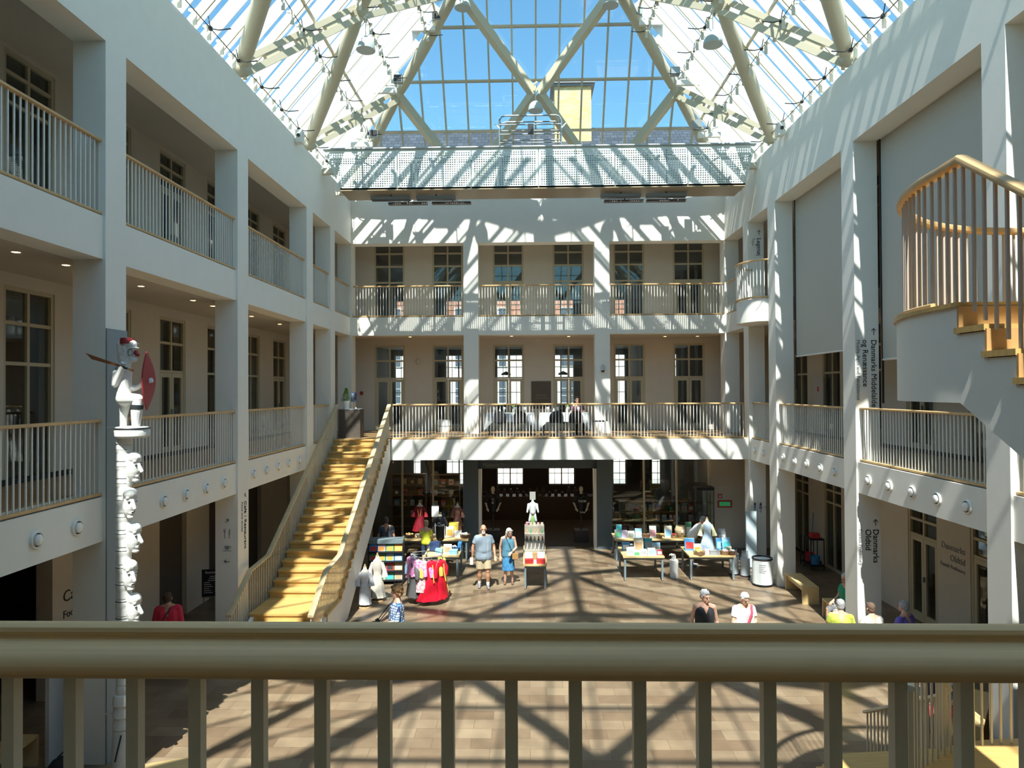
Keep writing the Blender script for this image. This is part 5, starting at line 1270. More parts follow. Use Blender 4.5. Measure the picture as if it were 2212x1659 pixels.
    basket(-3.55, 22.3, .72, .17, 'clear bowl of silver charms left of the boy', c='silver', fill=('silver', 'white'), n=8, name='bowl')
    basket(-2.10, 22.3, .72, .18, 'wicker basket of white bones at the right end of the back left table', c='brown', fill=('cream', 'white'), n=12)
    book(-2.62, 22.35, .72, .26, .36, 'cream', 'cream picture with orange sketch behind the black T-shirt bust', pic='orange', th=.02); book(-2.35, 22.35, .72, .24, .22, 'white', 'white box left of the bone basket')
    book(-2.93, 22.5, .72, .26, .34, 'white', 'white and blue poster card left of the black T-shirt bust', pic='sky'); nt_ = book(-3.15, 22.75, .72, .24, .38, 'white', 'blank white notice on a thin stand behind the boy', th=.01, tilt=.05, name='notice', cat='notice'); [setattr(c_, 'location', (0, 0, .6)) for c_ in nt_.children]; m = MB(); m.box(-.01, .01, 0, .01, .03, .62); m.box(-.08, -.05, 0, .08, .07, .01); m.build('stand', P_('grey'), nt_)
    boxy(-2.50, 22.6, .72, .3, .2, .44, 'yellow', 'tall yellow carton at the back of the left table', name='carton')
    # --- front left table
    book(-2.42, 20.1, .72, .24, .27, 'cream', 'square cream wall tile with relief lines', pic='tan', th=.03, name='tile', cat='tile'); boxy(-2.24, 20.1, .72, .24, .24, .12, 'sky', 'light blue box at the right front corner')
    boxy(-2.68, 20.15, .72, .2, .2, .14, 'sky', 'pale blue folded packet left of the cream tile', name='packet'); basket(-2.28, 20.45, .72, .2, 'basket of white and navy patterned cloths', c='black', fill=('white', 'navy', 'silver'), n=14)
    boxy(-2.85, 20.5, .72, .3, .3, .25, 'navy', 'stack of folded navy cloth', name='folded_cloth', cat='cloth'); boxy(-2.10, 20.65, .72, .1, .4, .22, 'blue', 'leaning blue folder at the right edge', name='folder')
    # black T-shirt bust
    t, V = person_bust('black T-shirt display bust with pale printed words', (-2.78, 21.2, .62), 0, 1.35, 1.62)
    # --- mannequins by the shop window
    bust_stand('tall dress form in red velvet medieval gown with gold trim', (-3.70, 22.95, .72), 1.12, C('velvet_red', (.22, .008, .02), noise=.3, nscale=10), sleeves=C('velvet_red2', (.24, .01, .02)), lace=P_('gold'))
    bust_stand('dress form in brown hooded tunic with white collar point', (-2.42, 22.95, .72), 1.08, C('russet', (.22, .10, .08), noise=.2, nscale=12), sleeves=C('russet', (.22, .10, .08)), skirt=.7, w=.9)
    # --- middle stepped display
    for k in range(4):
        y = 19.86+.36*k; zz = .70+.20+.17*k+.002
        for i in range(5):
            x = -.06+.115*i; nm = ('toy_sword', 'wooden_figure', 'small_bottle', 'trinket_box')[k]
            t = thing(nm, '%s from the left on the %s step of the middle display' % ({'toy_sword': 'white toy sword', 'wooden_figure': 'dark carved figure', 'small_bottle': 'small brown bottle', 'trinket_box': 'pale trinket box'}[nm]+', '+ORD[i], ('lowest', 'second', 'third', 'top')[k]), nm.replace('_', ' '), (x, y, zz), 0, 'trinkets on the stepped middle display')
            c = P_(('silver', 'brown', 'tan', 'cream')[k] if (i+k) % 3 else ('white', 'gold', 'green', 'pink')[k]); m = MB()
            if k == 0: m.beam((0, 0, 0), (.02, .04, .17), .02, .008); m.beam((-.025, .01, .05), (.03, .01, .055), .012, .012)
            elif k == 1: m.cap((0, 0, .035), .03, (0, 0, .09), .02, 8); m.ell((0, -.005, .125), .02, .02, .022, 8, 6)
            elif k == 2: m.lathe([(0, 0), (.028, 0), (.03, .07), (.012, .10), (.012, .13), (0, .13)], 10)
            else: m.box(-.035, -.03, 0, .035, .03, .05); m.box(-.038, -.033, .05, .038, .033, .065)
            m.build('shape', c, t)
    for i, (x, l) in enumerate(((0, 'left'), (.33, 'right'))):
        book(x, 19.45, .70, .24, .22, 'silver', 'silver-grey sailing print at the %s front of the middle table' % l, pic='white', tilt=.35)
        for j in range(3): boxy(x, 19.08, .70+.042*j, .24, .16, .040, 'red', 'dark red flat box, %s of the %s front stack on the middle table' % (('bottom', 'middle', 'top')[j], l), name='flat_box', group='red boxes on the middle table')
    boxy(.165, 19.35, .70, .14, .12, .24, 'tan', 'small upright wooden box between the two silver prints', name='wooden_box'); boxy(.165, 19.10, .70, .14, .16, .07, 'white', 'white leaflet holder at the front middle of the narrow table', name='leaflet_holder', cat='holder')
    f = thing('flower', 'white and pink paper flower at the upper left of the middle display', 'flower', (-.02, 20.95, 1.42)); m = MB()
    for k in range(8): a = k*pi/4; m.cap((0, 0, .03), .01, (.06*cos(a), .05*sin(a), .06), .018, 6)
    m.build('petals', P_('pink'), f); m = MB(); m.tube([(0, 0, -.02), (0, 0, .04)], .01, 6); m.build('stalk', P_('green'), f)
    # headless white carved figure with green scarf above the middle table
    t = thing('torso_figure', 'pale torso figure with hanging green leek leaves above the middle table', 'figure', (.12, 21.15, .72)); m = MB()
    m.cap((0, 0, 1.05), .10, (0, 0, 1.25), .12, 12); m.cap((-.05, 0, 1.0), .05, (-.10, -.02, .78), .04, 10); m.cap((.05, 0, 1.0), .05, (.10, -.02, .78), .04, 10); m.cap((-.13, 0, 1.28), .04, (-.17, -.04, 1.05), .03, 8); m.cap((.13, 0, 1.28), .04, (.17, -.04, 1.05), .03, 8); m.cap((0, 0, 1.35), .04, (0, 0, 1.42), .04, 8)
    organic(m, 'torso', P_('silver'), t, .012, 2)
    m = MB()
    for k in range(7): m.tube([(-.03+.01*k, -.12, .95), (-.05+.017*k, -.14, .75), (-.06+.02*k, -.13, .55+.02*(k % 3))], [.012, .016, .006], 6)
    m.build('leaves', C('leek_green', (.25, .42, .15)), t); m = MB(); m.box(-.10, -.1, 0, .10, .1, .52); m.build('plinth', P_('grey'), t); m = MB(); m.box(-.09, -.03, 1.43, .09, -.02, 1.68); m.build('price_card', C('card', (.30, .30, .28)), t)
def person_bust(label, loc, rz, bs, top_z):
    t = thing('mannequin', label, 'mannequin', loc, rz); m = MB(); s = .78
    m.cap((0, 0, .95*s), .13*s, (0, 0, 1.15*s), .17*s, 14); m.cap((-.17*s, 0, 1.2*s), .07*s, (.17*s, 0, 1.2*s), .07*s); m.cap((0, 0, .45*s), .17*s, (0, 0, 1.1*s), .17*s, 14)
    for q in (-1, 1): m.cap((q*.18*s, 0, 1.2*s), .07*s, (q*.30*s, -.02, .92*s), .06*s, 10)
    sh = organic(m, 'shirt', C('jet_black', (.012, .012, .015)), t, .012, 3)
    m = MB(); m.lathe([(.065, 0), (.055, .06), (.04, .08), (0, .085)], 16, (0, 0, 1.26*s)); m.build('neck', P_('cream'), t); m = MB(); m.cap((-.01, 0, 1.38*s), .012, (.0, 0, 1.45*s), .01, 7); m.cap((.03, 0, 1.38*s), .010, (.035, 0, 1.44*s), .008, 7); m.build('neck_knob', P_('tan'), t)
    m = MB(); m.lathe([(.14, .09), (.02, .13), (.02, .4), (0, .4)], 14); m.build('stand', P_('grey'), t)
    text(t, "I'M LOST", .085, (-.165, -.178, .93*s), (1, 0, 0), (0, 0, 1), P_('white'), bold=.01); m = MB(); m.box(-.05, -.186, 1.05*s, .03, -.17, 1.07*s); m.build('small_print', P_('white'), t)
    return t, None
goods()
def shop_mannequins():
    for (x, lab, words) in ((-1.32, 'shop mannequin in black T-shirt with a pale emblem, left of the entrance', None), (1.92, 'shop mannequin in black lettered T-shirt, right of the entrance', 'THOR')):
        t = thing('mannequin', lab, 'mannequin', (x, 24.95, .45)); s = 1.0; m = MB()
        m.ell((0, 0, 1.62-.15), .075, .09, .115, 14, 9); m.cap((0, 0, 1.33), .05, (0, 0, 1.42), .045, 10)
        for q in (-1, 1): m.cap((q*.2, 0, 1.22), .05, (q*.27, 0, .98), .04, 10); m.cap((q*.27, 0, .98), .04, (q*.20, -.15, .80), .03, 10); hand(m, (q*.2, -.15, .8), (-q*.3, -.7, -.4), q, .5, (0, 0, -1))
        organic(m, 'body', P_('cream'), t, .011, 2)
        m = MB(); m.cap((-.16, 0, 1.22), .08, (.16, 0, 1.22), .08); m.cap((0, 0, 1.15), .16, (0, 0, .72), .16, 14); m.cap((-.18, 0, 1.22), .08, (-.25, 0, 1.03), .07, 10); m.cap((.18, 0, 1.22), .08, (.25, 0, 1.03), .07, 10); organic(m, 'shirt', C('jet_black', (.012, .012, .015)), t, .014, 3)
        m = MB(); m.box(-.25, -.22, -.45, .25, .22, .0); m.cap((0, 0, 0), .03, (0, 0, .7), .03); m.build('plinth', C('dark_plinth', (.05, .04, .04)), t)
        if words: text(t, words, .11, (-.13, -.172, 1.02), (1, 0, 0), (0, 0, 1), P_('white'), bold=.01); text(t, words, .08, (-.08, -.165, .62), (1, 0, 0), (0, 0, 1), P_('white'), bold=.01)
        else:
            m = MB(); m.tube([(.035*cos(a), -.17, 1.12+.04*sin(a)) for a in [2*pi*k/12 for k in range(12)]], .008, 5, closed=True); m.prism([(-.05, -.17, .98), (.05, -.17, .98), (0, -.17, 1.06)], (0, -.006, 0)); m.build('emblem', P_('silver'), t)
shop_mannequins()

def book_rack():
    t = thing('book_rack', 'grey wheeled rack of colourful picture books beside the gold stair', 'rack', (-4.12, 19.4, 0), .06)
    m = MB(); m.box(-.50, -.0, 1.17, .50, .40, 1.28); m.build('top', M_legst, t)
    m = MB(); m.box(-.50, .30, .04, .50, .40, 1.2); m.build('back_panel', P_('black'), t)
    for q in (-.50, .48): m = MB(); m.box(q, -.02, .04, q+.02, .4, 1.2); m.build('side_panel', P_('black'), t)
    for k in range(4): m = MB(); m.box(-.48, -.02+.03*k*0, .10+.27*k, .48, .30, .125+.27*k); m.box(-.48, -.03, .10+.27*k, .48, -.02, .15+.27*k); m.build('shelf', P_('black'), t)
    cs = [['green', 'cream', 'green', 'grey'], ['cream', 'green', 'red', 'gold'], ['green', 'green', 'sky', 'blue'], ['blue', 'lilac', 'green', 'orange']]; ps = [['cream', 'green', 'teal', 'tan'], ['white', 'cream', 'black', 'lilac'], ['red', 'orange', 'orange', 'white'], ['red', 'orange', 'orange', 'gold']]
    for r in range(4):
        for c in range(4):
            x, y = -.36+.24*c, .0; ca, sa = cos(.06), sin(.06)
            book(-4.12+x*ca-y*sa, 19.40+x*sa+y*ca, .127+.27*r, .225, .215, cs[r][c], '%s picture book, %s row of the rack, %s from the left' % (cs[r][c], ('bottom', 'second lowest', 'third', 'top')[r], ORD[c]), pic=ps[r][c], th=.02, tilt=.30, rz=.06, group='picture books in the grey rack')
book_rack()
def costumes():
    t = thing('clothes_rack', 'round chrome clothes rack holding costumes in the sunlight', 'clothes rack', (-2.72, 17.95, 0)); m = MB()
    m.tube([(.42*cos(a), .35*sin(a), 1.22) for a in [2*pi*k/24 for k in range(24)]], .012, 8, closed=True); m.tube([(0, 0, .02), (0, 0, 1.22)], .02, 8); m.tube([(-.42, 0, 1.22), (.42, 0, 1.22)], .01, 6); m.tube([(0, -.35, 1.22), (0, .35, 1.22)], .01, 6)
    for k in range(4): a = k*pi/2+.4; m.tube([(0, 0, .06), (.35*cos(a), .35*sin(a), .03)], .014, 6)
    m.build('frame', M_grey, t)
    def garment(a, c, c2, L, w, label, flare=1.0, dz=0, tr=None):
        x, y = -2.72+.42*cos(a), 17.95+.35*sin(a); g = thing('costume', label, 'costume', (x, y, 0), a-pi/2+pi/2, 'costumes on the round rack')
        top = 1.14+dz; n = 26; vs = []; prof = [(.03, .05, 0), (.10, .17, -.05), (.11, .19, -.16), (.09, .14, -.34), (.12*flare, .19*flare, -.34-(L-.34)*.5), (.15*flare, .24*flare*w, -L)]
        m = MB()
        for i, (rx, ry, z) in enumerate(prof):
            for j in range(n): b = 2*pi*j/n; f = 1+.10*cos(b*7+i)*(i > 2); vs.append((rx*cos(b)*f, ry*sin(b)*f, top+z))
        m.smooth = True; m.add(vs, [(i*n+j, i*n+(j+1) % n, (i+1)*n+(j+1) % n, (i+1)*n+j) for i in range(len(prof)-1) for j in range(n)]); m.smooth = False; m.build('gown', c, g)
        for q in (-1, 1): m = MB(); m.tube([(0, q*.15, top-.07), (.02, q*.24, top-.24), (.02, q*.26, top-.42)], [.05, .07, .06], 10); m.build('sleeve', c2, g)
        m = MB(); m.tube([(0, -.17, top-.05), (0, 0, top+.02), (0, .17, top-.05)], .009, 6); m.tube([(0, 0, top+.02), (0, 0, top+.07), (0, .02, top+.10)], .005, 5); m.build('hanger', M_grey, g)
        if tr: m = MB(); m.tube([(.115, 0, top-.10), (.12, .01, top-.3), (.14*flare, .02, top-.55)], .014, 6); m.build('trim', tr, g); 
        return g
    rd = C('satin_red', (.62, .01, .03), rough=.3); yl = C('satin_yellow', (.65, .52, .10), rough=.3); mg = C('satin_magenta', (.62, .05, .38), rough=.3, noise=.5, nscale=14, col2=(.75, .6, .7)); gy = C('wool_grey', (.09, .09, .09)); wh = C('lace_white', (.68, .62, .60), noise=.4, nscale=18, col2=(.45, .15, .2))
    garment(-1.15, rd, yl, 1.02, 1.25, 'bright red satin costume with gold sleeves, rightmost on the round rack', 1.25, 0, yl)
    garment(-.45, rd, rd, .98, 1.1, 'second red satin costume hanging behind the rightmost one', 1.2, -.02, yl)
    garment(-1.70, wh, mg, .80, .9, 'white and dark red patterned costume at the rack front', .9)
    garment(-2.05, mg, mg, .42, .8, 'short magenta satin costume in the middle of the rack', .9, .03)
    garment(-2.45, gy, gy, .92, 1.0, 'charcoal tunic with small pale crest at the left of the rack', 1.0, -.04, P_('silver'))
    garment(-2.95, mg, C('pinkish', (.55, .2, .4)), .55, .8, 'pink and purple shiny costume left of centre', .9, .05)
    garment(2.8, C('pale_blue_cloth', (.45, .52, .60)), P_('sky'), .75, .8, 'pale grey-blue costume at the far left of the rack', .9, .02)
    garment(.4, yl, rd, .9, 1.0, 'yellow underskirt costume at the back right of the rack', 1.1, -.02)
    bust_stand('child mannequin in white empire dress at the foot of the stair', (-4.22, 17.35, 0), 1.12, C('white_gauze', (.62, .64, .68), noise=.2, nscale=8), sleeves=C('white_gauze', (.6, .62, .66)), neck='cream', skirt=.8, w=.85)
    bust_stand('child mannequin in cream and pink satin dress behind the white one', (-4.02, 17.9, 0), 1.28, C('cream_satin', (.60, .56, .48), rough=.35, noise=.25, nscale=9), sleeves=C('cream_satin2', (.55, .45, .42)), neck='cream', skirt=.9, w=.85)
costumes()

def shop_inside():
    sh = C('shelf_oak', (.20, .12, .05))
    for k, (x0, x1, y, lab) in enumerate(((-5.2, -3.9, 25.6, 'tall dark bookshelf behind the left shop glass'), (-3.7, -2.6, 25.4, 'dark display shelf behind the red gown'), (3.3, 6.0, 24.7, 'low bookshelf full of cards behind the right shop glass'))):
        t = thing('bookshelf', lab, 'shelf', ((x0+x1)/2, y, 0)); w = (x1-x0)/2; H = 2.4 if k < 2 else 1.5
        m = MB(); m.box(-w, .28, 0, w, .32, H); m.build('back_panel', sh, t)
        for q in (-w, w-.03): m = MB(); m.box(q, 0, 0, q+.03, .3, H); m.build('side_panel', sh, t)
        n = 6 if k < 2 else 4
        for i in range(n+1): m = MB(); m.box(-w, 0, H*i/n-.02 if i else 0, w, .3, H*i/n+.005 if i else .02); m.build('shelf', sh, t)
        cols = ['white', 'cream', 'navy', 'red', 'sky', 'gold', 'grey', 'blue', 'pink', 'tan', 'green', 'black']; R = random.Random(k+5)
        for i in range(n):
            if k < 2 and i < 2: continue
            x = -w+.12; j = 0
            while x < w-.16:
                if R.random() < .82:
                    c = R.choice(cols); book((x0+x1)/2+x+.06, y+.05, H*i/n+.02, .14+.06*R.random(), .20 if k < 2 else .24, c, '%s book cover, %s from left on the %s shelf of the %s' % (c, ORD[j], ORD[i], ('tall dark bookshelf', 'dark display shelf', 'low card shelf')[k]), pic=R.choice(cols), th=.02, tilt=.15, group='shop books behind the glass')
                    j += 1
                x += .24 if k == 2 else .30
    gl = mat('added_shop_glow', (1.0, .62, .28), emit=10); base = None  # ceiling spots added to keep the shop from going black
    for k, (x, y) in enumerate(((-4.9, 24.5), (-3.5, 24.7), (-2.6, 24.5), (.3, 26.8), (-.9, 28.0), (1.4, 28.4), (3.5, 24.5), (4.6, 24.45), (5.8, 24.5), (-4.2, 27.5), (4.6, 27.6))):
        lab = 'small ceiling spotlight added to brighten the museum shop, %s from the left' % ORD[sorted([-4.9, -3.5, -2.6, .3, -.9, 1.4, 3.5, 4.6, 5.8, -4.2, 4.61]).index(4.61 if k == 10 else x)]
        t = thing('fillspot', lab, 'lamp', (x, y, 3.27), 0, 'added shop ceiling spots')
        m = MB(); m.tube([(0, 0, 0), (0, 0, -.12)], .012, 6); m.tube([(0, .05, -.10), (0, -.07, -.18)], .04, 12); m.build('housing', M_grey, t)
        m = MB(); m.ell((0, -.078, -.185), .03, .012, .03, 10, 6); m.build('bulb', gl, t)
        l = bpy.data.lights.new('shop_fill_light', 'POINT'); l.energy = 5; l.color = (1, .70, .40); l.shadow_soft_size = .05; lo = bpy.data.objects.new('shop_fill_light', l); COL.objects.link(lo); lo.location = (x, y-.12, 2.98)  # added fill light for the shop interior
    # orange lampshades and central counter deep in the shop
    for k, (x, z, c) in enumerate(((-.05, 2.55, 'orange'), (.42, 2.6, 'gold'))):
        t = thing('hanging_banner', '%s hanging cloth between the two far shop windows' % c, 'banner', (x, 30.5, z)); m = MB(); m.box(-.25, 0, 0, .25, .02, .65); m.build('cloth', C('banner_'+c, (PAL[c][0]*.5, PAL[c][1]*.5, PAL[c][2])), t)
    t = thing('shop_counter', 'dark shop counter crowded with goods below the far windows', 'counter', (.4, 29.5, 0)); m = MB(); m.box(-2.4, -.4, 0, 2.4, .4, 1.0); m.build('counter_body', C('dark_counter', (.07, .045, .03)), t)
    R = random.Random(11)
    for k in range(16):
        x = -1.9+.28*k; h = .12+.3*R.random(); g = thing('counter_goods', 'dark silhouetted item, %s from the left on the far shop counter' % ORD[k], 'shop item', (x, 29.5, 1.0), 0, 'silhouettes on the far counter')
        m = MB(); m.lathe([(0, 0), (.07, 0), (.09, h*.5), (.04, h*.8), (.05, h), (0, h)], 10); m.build('item', C('dusk_brown', (.06, .035, .025)), g)
    t = thing('display_cabinet', 'tall dark glass cabinet at the right end of the shop front', 'cabinet', (6.05, 23.6, 0)); m = MB()
    m.box(-.30, -.25, 0, .30, .25, .12); m.box(-.30, -.25, 2.1, .30, .25, 2.2); m.build('base_and_top', P_('black'), t)
    for a in (-.29, .27):
        for b in (-.24, .22): m = MB(); m.box(a, b, .12, a+.02, b+.02, 2.1); m.build('post', P_('black'), t)
    for zz in (.7, 1.2, 1.65): m = MB(); m.box(-.27, -.22, zz, .27, .22, zz+.01); m.build('glass_shelf', M_pane, t)
    m = MB(); m.box(-.28, -.24, .12, .28, -.235, 2.1); m.box(-.285, -.235, .12, -.28, .235, 2.1); m.build('pane', M_pane, t)
shop_inside()

def hall_items():
    # white round bin with print
    t = thing('waste_bin', 'round white bin with dark rim and printed notice by the far right column', 'bin', (6.62, 19.45, 0)); m = MB(); m.lathe([(.275, .05), (.275, .74)], 32); m.build('body', C('bin_white', (.72, .76, .76)), t)
    m = MB(); m.lathe([(.27, .02), (.29, .03), (.285, .06), (.27, .06)], 32); m.build('base_ring', P_('black'), t); m = MB(); m.lathe([(.28, .73), (.29, .75), (.28, .78), (.25, .78), (.24, .74), (0, .70)], 32); m.build('rim', P_('black'), t)
    for k in range(3): a = k*2.1-1.2; m = MB(); m.ell((.22*cos(a), .22*sin(a), .02), .02, .02, .02, 8, 5); m.build('caster', P_('grey'), t)
    m = MB()
    for k in range(5): m.lathe([(.2775, .60-.05*k), (.2775, .618-.05*k)], 10, a0=-2.2, a1=-1.5-.12*(k % 3))
    m.build('printed_lines', M_textg, t)
    # umbrella stands
    for x, y, lab in ((6.15, 20.55, 'left'), (6.42, 20.35, 'right')):
        t = thing('umbrella_stand', 'clear tube stand of furled white umbrellas, %s of the pair by the bin' % lab, 'umbrella stand', (x, y, 0)); m = MB(); m.lathe([(.14, .01), (.14, .55)], 20); m.build('tube', C('clear_grey', (.50, .55, .58), rough=.2), t); m = MB(); m.lathe([(0, 0), (.15, 0), (.15, .04), (0, .04)], 20); m.build('base', P_('black'), t)
        for k in range(5): a = k*1.3; c = (.07*cos(a), .07*sin(a)); m = MB(); m.tube([(c[0], c[1], .1), (c[0]*1.1, c[1]*1.1, .62), (c[0]*1.1, c[1]*1.1, .72)], [.03, .028, .006], 8); m.ell((c[0]*1.1, c[1]*1.1, .74), .016, .016, .02, 8, 5); m.build('umbrella', P_('silver'), t)
    t = thing('umbrella_stand', 'white umbrellas with hooked handles between the two display tables', 'umbrella stand', (4.28, 20.2, 0)); m = MB(); m.lathe([(.12, 0), (.13, .5), (.12, .52)], 18); m.build('tube', P_('white'), t)
    for k in range(4):
        a = k*1.6; c = Vector((.05*cos(a), .05*sin(a), 0)); m = MB(); m.tube([c+Vector((0, 0, .1)), c+Vector((0, 0, .62)), c+Vector((-.02, 0, .68)), c+Vector((-.06, 0, .69)), c+Vector((-.08, 0, .64))], .012, 7); m.build('handle', P_('white'), t)
    # benches
    def bench(lab, x, y, rz, L=1.35, H=.45, D=.42):
        t = thing('bench', lab, 'bench', (x, y, 0), rz); w = L/2
        m = MB(); m.box(-w, -D/2, H-.04, w, D/2, H); m.build('seat', M_top, t)
        for q in (-w, w-.04): m = MB(); m.box(q, -D/2, 0, q+.04, D/2, H-.04); m.build('side_panel', M_top, t)
        m = MB(); m.box(-w+.04, D/2-.1, H-.16, w-.04, D/2-.07, H-.04); m.build('stretcher', M_top, t)
    bench('plain birch bench beside the far right column', 7.28, 18.35, pi/2-.05); bench('birch bench with the green-shirted man on it', 7.32, 16.0, pi/2-.05, 1.5)
    bench('birch bench for the three people seated behind the rail', 6.85, 13.85, .0, 2.1); bench('birch bench seen through the bars at lower right', 7.1, 11.1, .9, 1.5)
    bench('birch bench at the lower left corner', -7.55, 9.35, pi/2, 1.3); bench('birch bench seen between the bars near the carved pole', -5.15, 9.05, .35, 1.1)
    # dark round object at lower left
    t = thing('backpack', 'black rounded bag on the floor at lower left beside the column', 'bag', (-6.62, 9.5, 0)); m = MB(); m.ell((0, 0, .2), .22, .16, .2, 14, 8); m.ell((0, -.1, .14), .14, .1, .12, 12, 7); organic(m, 'body', P_('black'), t, .02, 2); m = MB(); m.tube([(-.08, 0, .38), (0, 0, .46), (.08, 0, .38)], .012, 6); m.build('handle', P_('black'), t)
    # white poster board
    t = thing('poster_board', 'white freestanding board with dark and pink print at lower left', 'board', (-7.0, 10.45, 0), pi/2-.3); m = MB(); m.box(-.55, -.04, 0, .55, .04, 1.9); m.build('board', C('board_white', (.62, .64, .65)), t); m = MB(); m.box(.25, -.046, 1.0, .50, -.04, 1.45); m.build('print', P_('black'), t); m = MB(); m.box(.28, -.05, .95, .5, -.046, 1.15); m.build('pink_print', C('magenta_print', (.55, .08, .30)), t)
    # blackboard on an easel
    t = thing('blackboard', 'black menu board on a curly iron easel by the left column', 'blackboard', (-7.85, 16.7, 0), .25); m = MB(); m.box(-.27, 0, .48, .27, .03, 1.15); m.build('board', P_('black'), t)
    text(t, 'Restaurant', .085, (-.19, -.003, 1.05), (1, 0, 0), (0, 0, 1), P_('white'))
    m = MB()
    for k in range(9): w = .16+.05*((k*7) % 3); m.box(-w/2 if k < 3 else -.22, -.004, .97-.05*k, w/2 if k < 3 else -.22+w*.8, 0, .982-.05*k)
    for k in range(5): m.box(.04, -.004, .80-.05*k, .20, 0, .812-.05*k)
    m.build('chalk_lines', P_('white'), t)
    m = MB(); 
    for q in (-1, 1): m.tube([(q*.26, .02, 0), (q*.22, .02, .48), (q*.2, .05, 1.1)], .012, 6); m.tube([(q*.05+.06*cos(a)*q, .0, .36+.06*sin(a)) for a in [k*.6 for k in range(9)]], .008, 5)
    m.tube([(-.27, -.02, .47), (.27, -.02, .47)], .012, 6); m.tube([(0, .3, 0), (0, .05, 1.1)], .012, 6); m.build('easel', C('iron_gold', (.28, .22, .12), rough=.4), t)
    # info column near the far right column
    t = thing('info_panel', 'slim pale blue glass panel standing before the far right column', 'panel', (6.93, 21.35, 0)); m = MB(); m.box(-.16, -.03, 0, .16, .03, 1.75); m.build('panel', C('pale_glass_blue', (.55, .66, .70), rough=.15), t); m = MB(); m.box(-.2, -.1, 0, .2, .1, .03); m.build('base', P_('grey'), t)
    t = thing('brochure_rack', 'tall narrow wire rack of leaflets beside the far right column', 'rack', (7.62, 21.3, 0)); m = MB()
    for q in (-.1, .1): m.tube([(q, 0, 0), (q, 0, 1.5)], .01, 6)
    m.box(-.14, -.12, 0, .14, .12, .02); m.build('frame', M_grey, t)
    for k in range(7): m = MB(); m.box(-.10, -.04, .15+.19*k, .10, -.02, .31+.19*k); m.build('leaflet', P_(('white', 'grey', 'sky', 'cream')[k % 4]), t)
    # cleaning trolley
    t = thing('cleaning_trolley', 'dark cleaning trolley with blue mop and red bucket in the right arcade', 'trolley', (8.75, 21.2, 0)); m = MB(); m.box(-.22, -.4, .15, .22, .4, .2); m.box(-.2, -.38, .95, .2, .1, 1.0); m.build('deck', P_('black'), t)
    for a in (-.2, .2):
        for b in (-.38, .1, .38): m = MB(); m.tube([(a, b, .04), (a, b, 1.0)], .015, 6); m.build('post', P_('black'), t)
    m = MB(); m.lathe([(.12, .2), (.15, .45), (.14, .45), (.1, .22)], 14, (0, .22, 0)); m.build('bucket', P_('red'), t); m = MB(); m.lathe([(.12, .2), (.15, .45), (.14, .45), (.1, .22)], 14, (0, -.2, 0)); m.build('bucket', P_('blue'), t); m = MB(); m.tube([(-.1, -.1, .3), (-.02, -.16, 1.75)], .016, 6); m.build('mop_handle', P_('blue'), t); m = MB(); m.box(-.12, -.3, 1.0, .12, -.05, 1.14); m.build('box', P_('red'), t)
    # wall bits
    def plate(name, lab, cat, loc, w, h, m_, rz=0, d=.02, extra_=None):
        t = thing(name, lab, cat, loc, rz); m = MB(); m.box(-w/2, -d, 0, w/2, 0, h); m.build('case', m_, t); return t
    t = plate('exit_sign', 'green exit sign in a red frame on the back wall at right', 'sign', (6.86, 23.94, 1.42), .50, .25, P_('red')); m = MB(); m.box(-.19, -.03, .05, .19, -.02, .20); m.build('face', C('exit_green', (.03, .35, .12), emit=.25), t); m = MB(); m.box(-.02, -.034, .10, .08, -.03, .12); m.prism([(-.02, -.034, .08), (-.02, -.034, .14), (-.06, -.034, .11)], (0, .004, 0)); m.build('arrow', P_('white'), t)
    t = plate('fire_alarm', 'small red fire alarm box above the exit sign', 'alarm', (6.70, 23.94, 1.75), .13, .13, P_('red')); m = MB(); m.box(-.035, -.025, .03, .035, -.02, .10); m.build('button_plate', P_('white'), t)
    t = plate('fire_alarm', 'small red fire alarm on the wall left of the stair-top door', 'alarm', (-6.50, 26.27, 5.42), .12, .13, C('alarm_red', (.35, .03, .03))); m = MB(); m.box(-.03, -.025, .03, .03, -.02, .09); m.build('button_plate', P_('red'), t)
    t = plate('notice_board', 'dark brown board on the wall between the balcony doors', 'board', (.50, 26.27, 4.85), .76, 1.06, C('bronze_brown', (.13, .10, .07), noise=.2, nscale=10)); m = MB(); m.box(-.2, -.024, .5, .2, -.02, .54); m.box(-.26, -.024, .4, .26, -.02, .43); m.build('raised_print', C('bronze_light', (.20, .16, .11)), t)
    t = plate('hose_cabinet', 'white fire hose cabinet with small red mark under the second blind', 'cabinet', (XRI-.001, 21.75, 4.75), .75, 1.15, C('cabinet_white', (.62, .60, .56)), -pi/2, .04); m = MB(); m.box(-.05, -.045, .72, .05, -.04, .88); m.build('mark', P_('red'), t)
    t = plate('hose_cabinet', 'pale fire cabinet in the right ground floor arcade', 'cabinet', (XRI-.001, 19.0, .9), .6, .8, C('cabinet_white', (.62, .60, .56)), -pi/2, .04); m = MB(); m.box(-.04, -.045, .4, .04, -.04, .55); m.build('mark', P_('red'), t)
    t = thing('wall_sconce', 'small pale wall lamp between the two left balcony doors', 'lamp', (-4.27, 26.28, 6.62)); m = MB(); m.ell((0, -.08, .08), .09, .08, .09, 12, 8); m.build('lamp_shade', C('sconce', (.60, .56, .48)), t); m = MB(); m.box(-.04, -.04, 0, .04, 0, .14); m.build('bracket', P_('cream'), t)
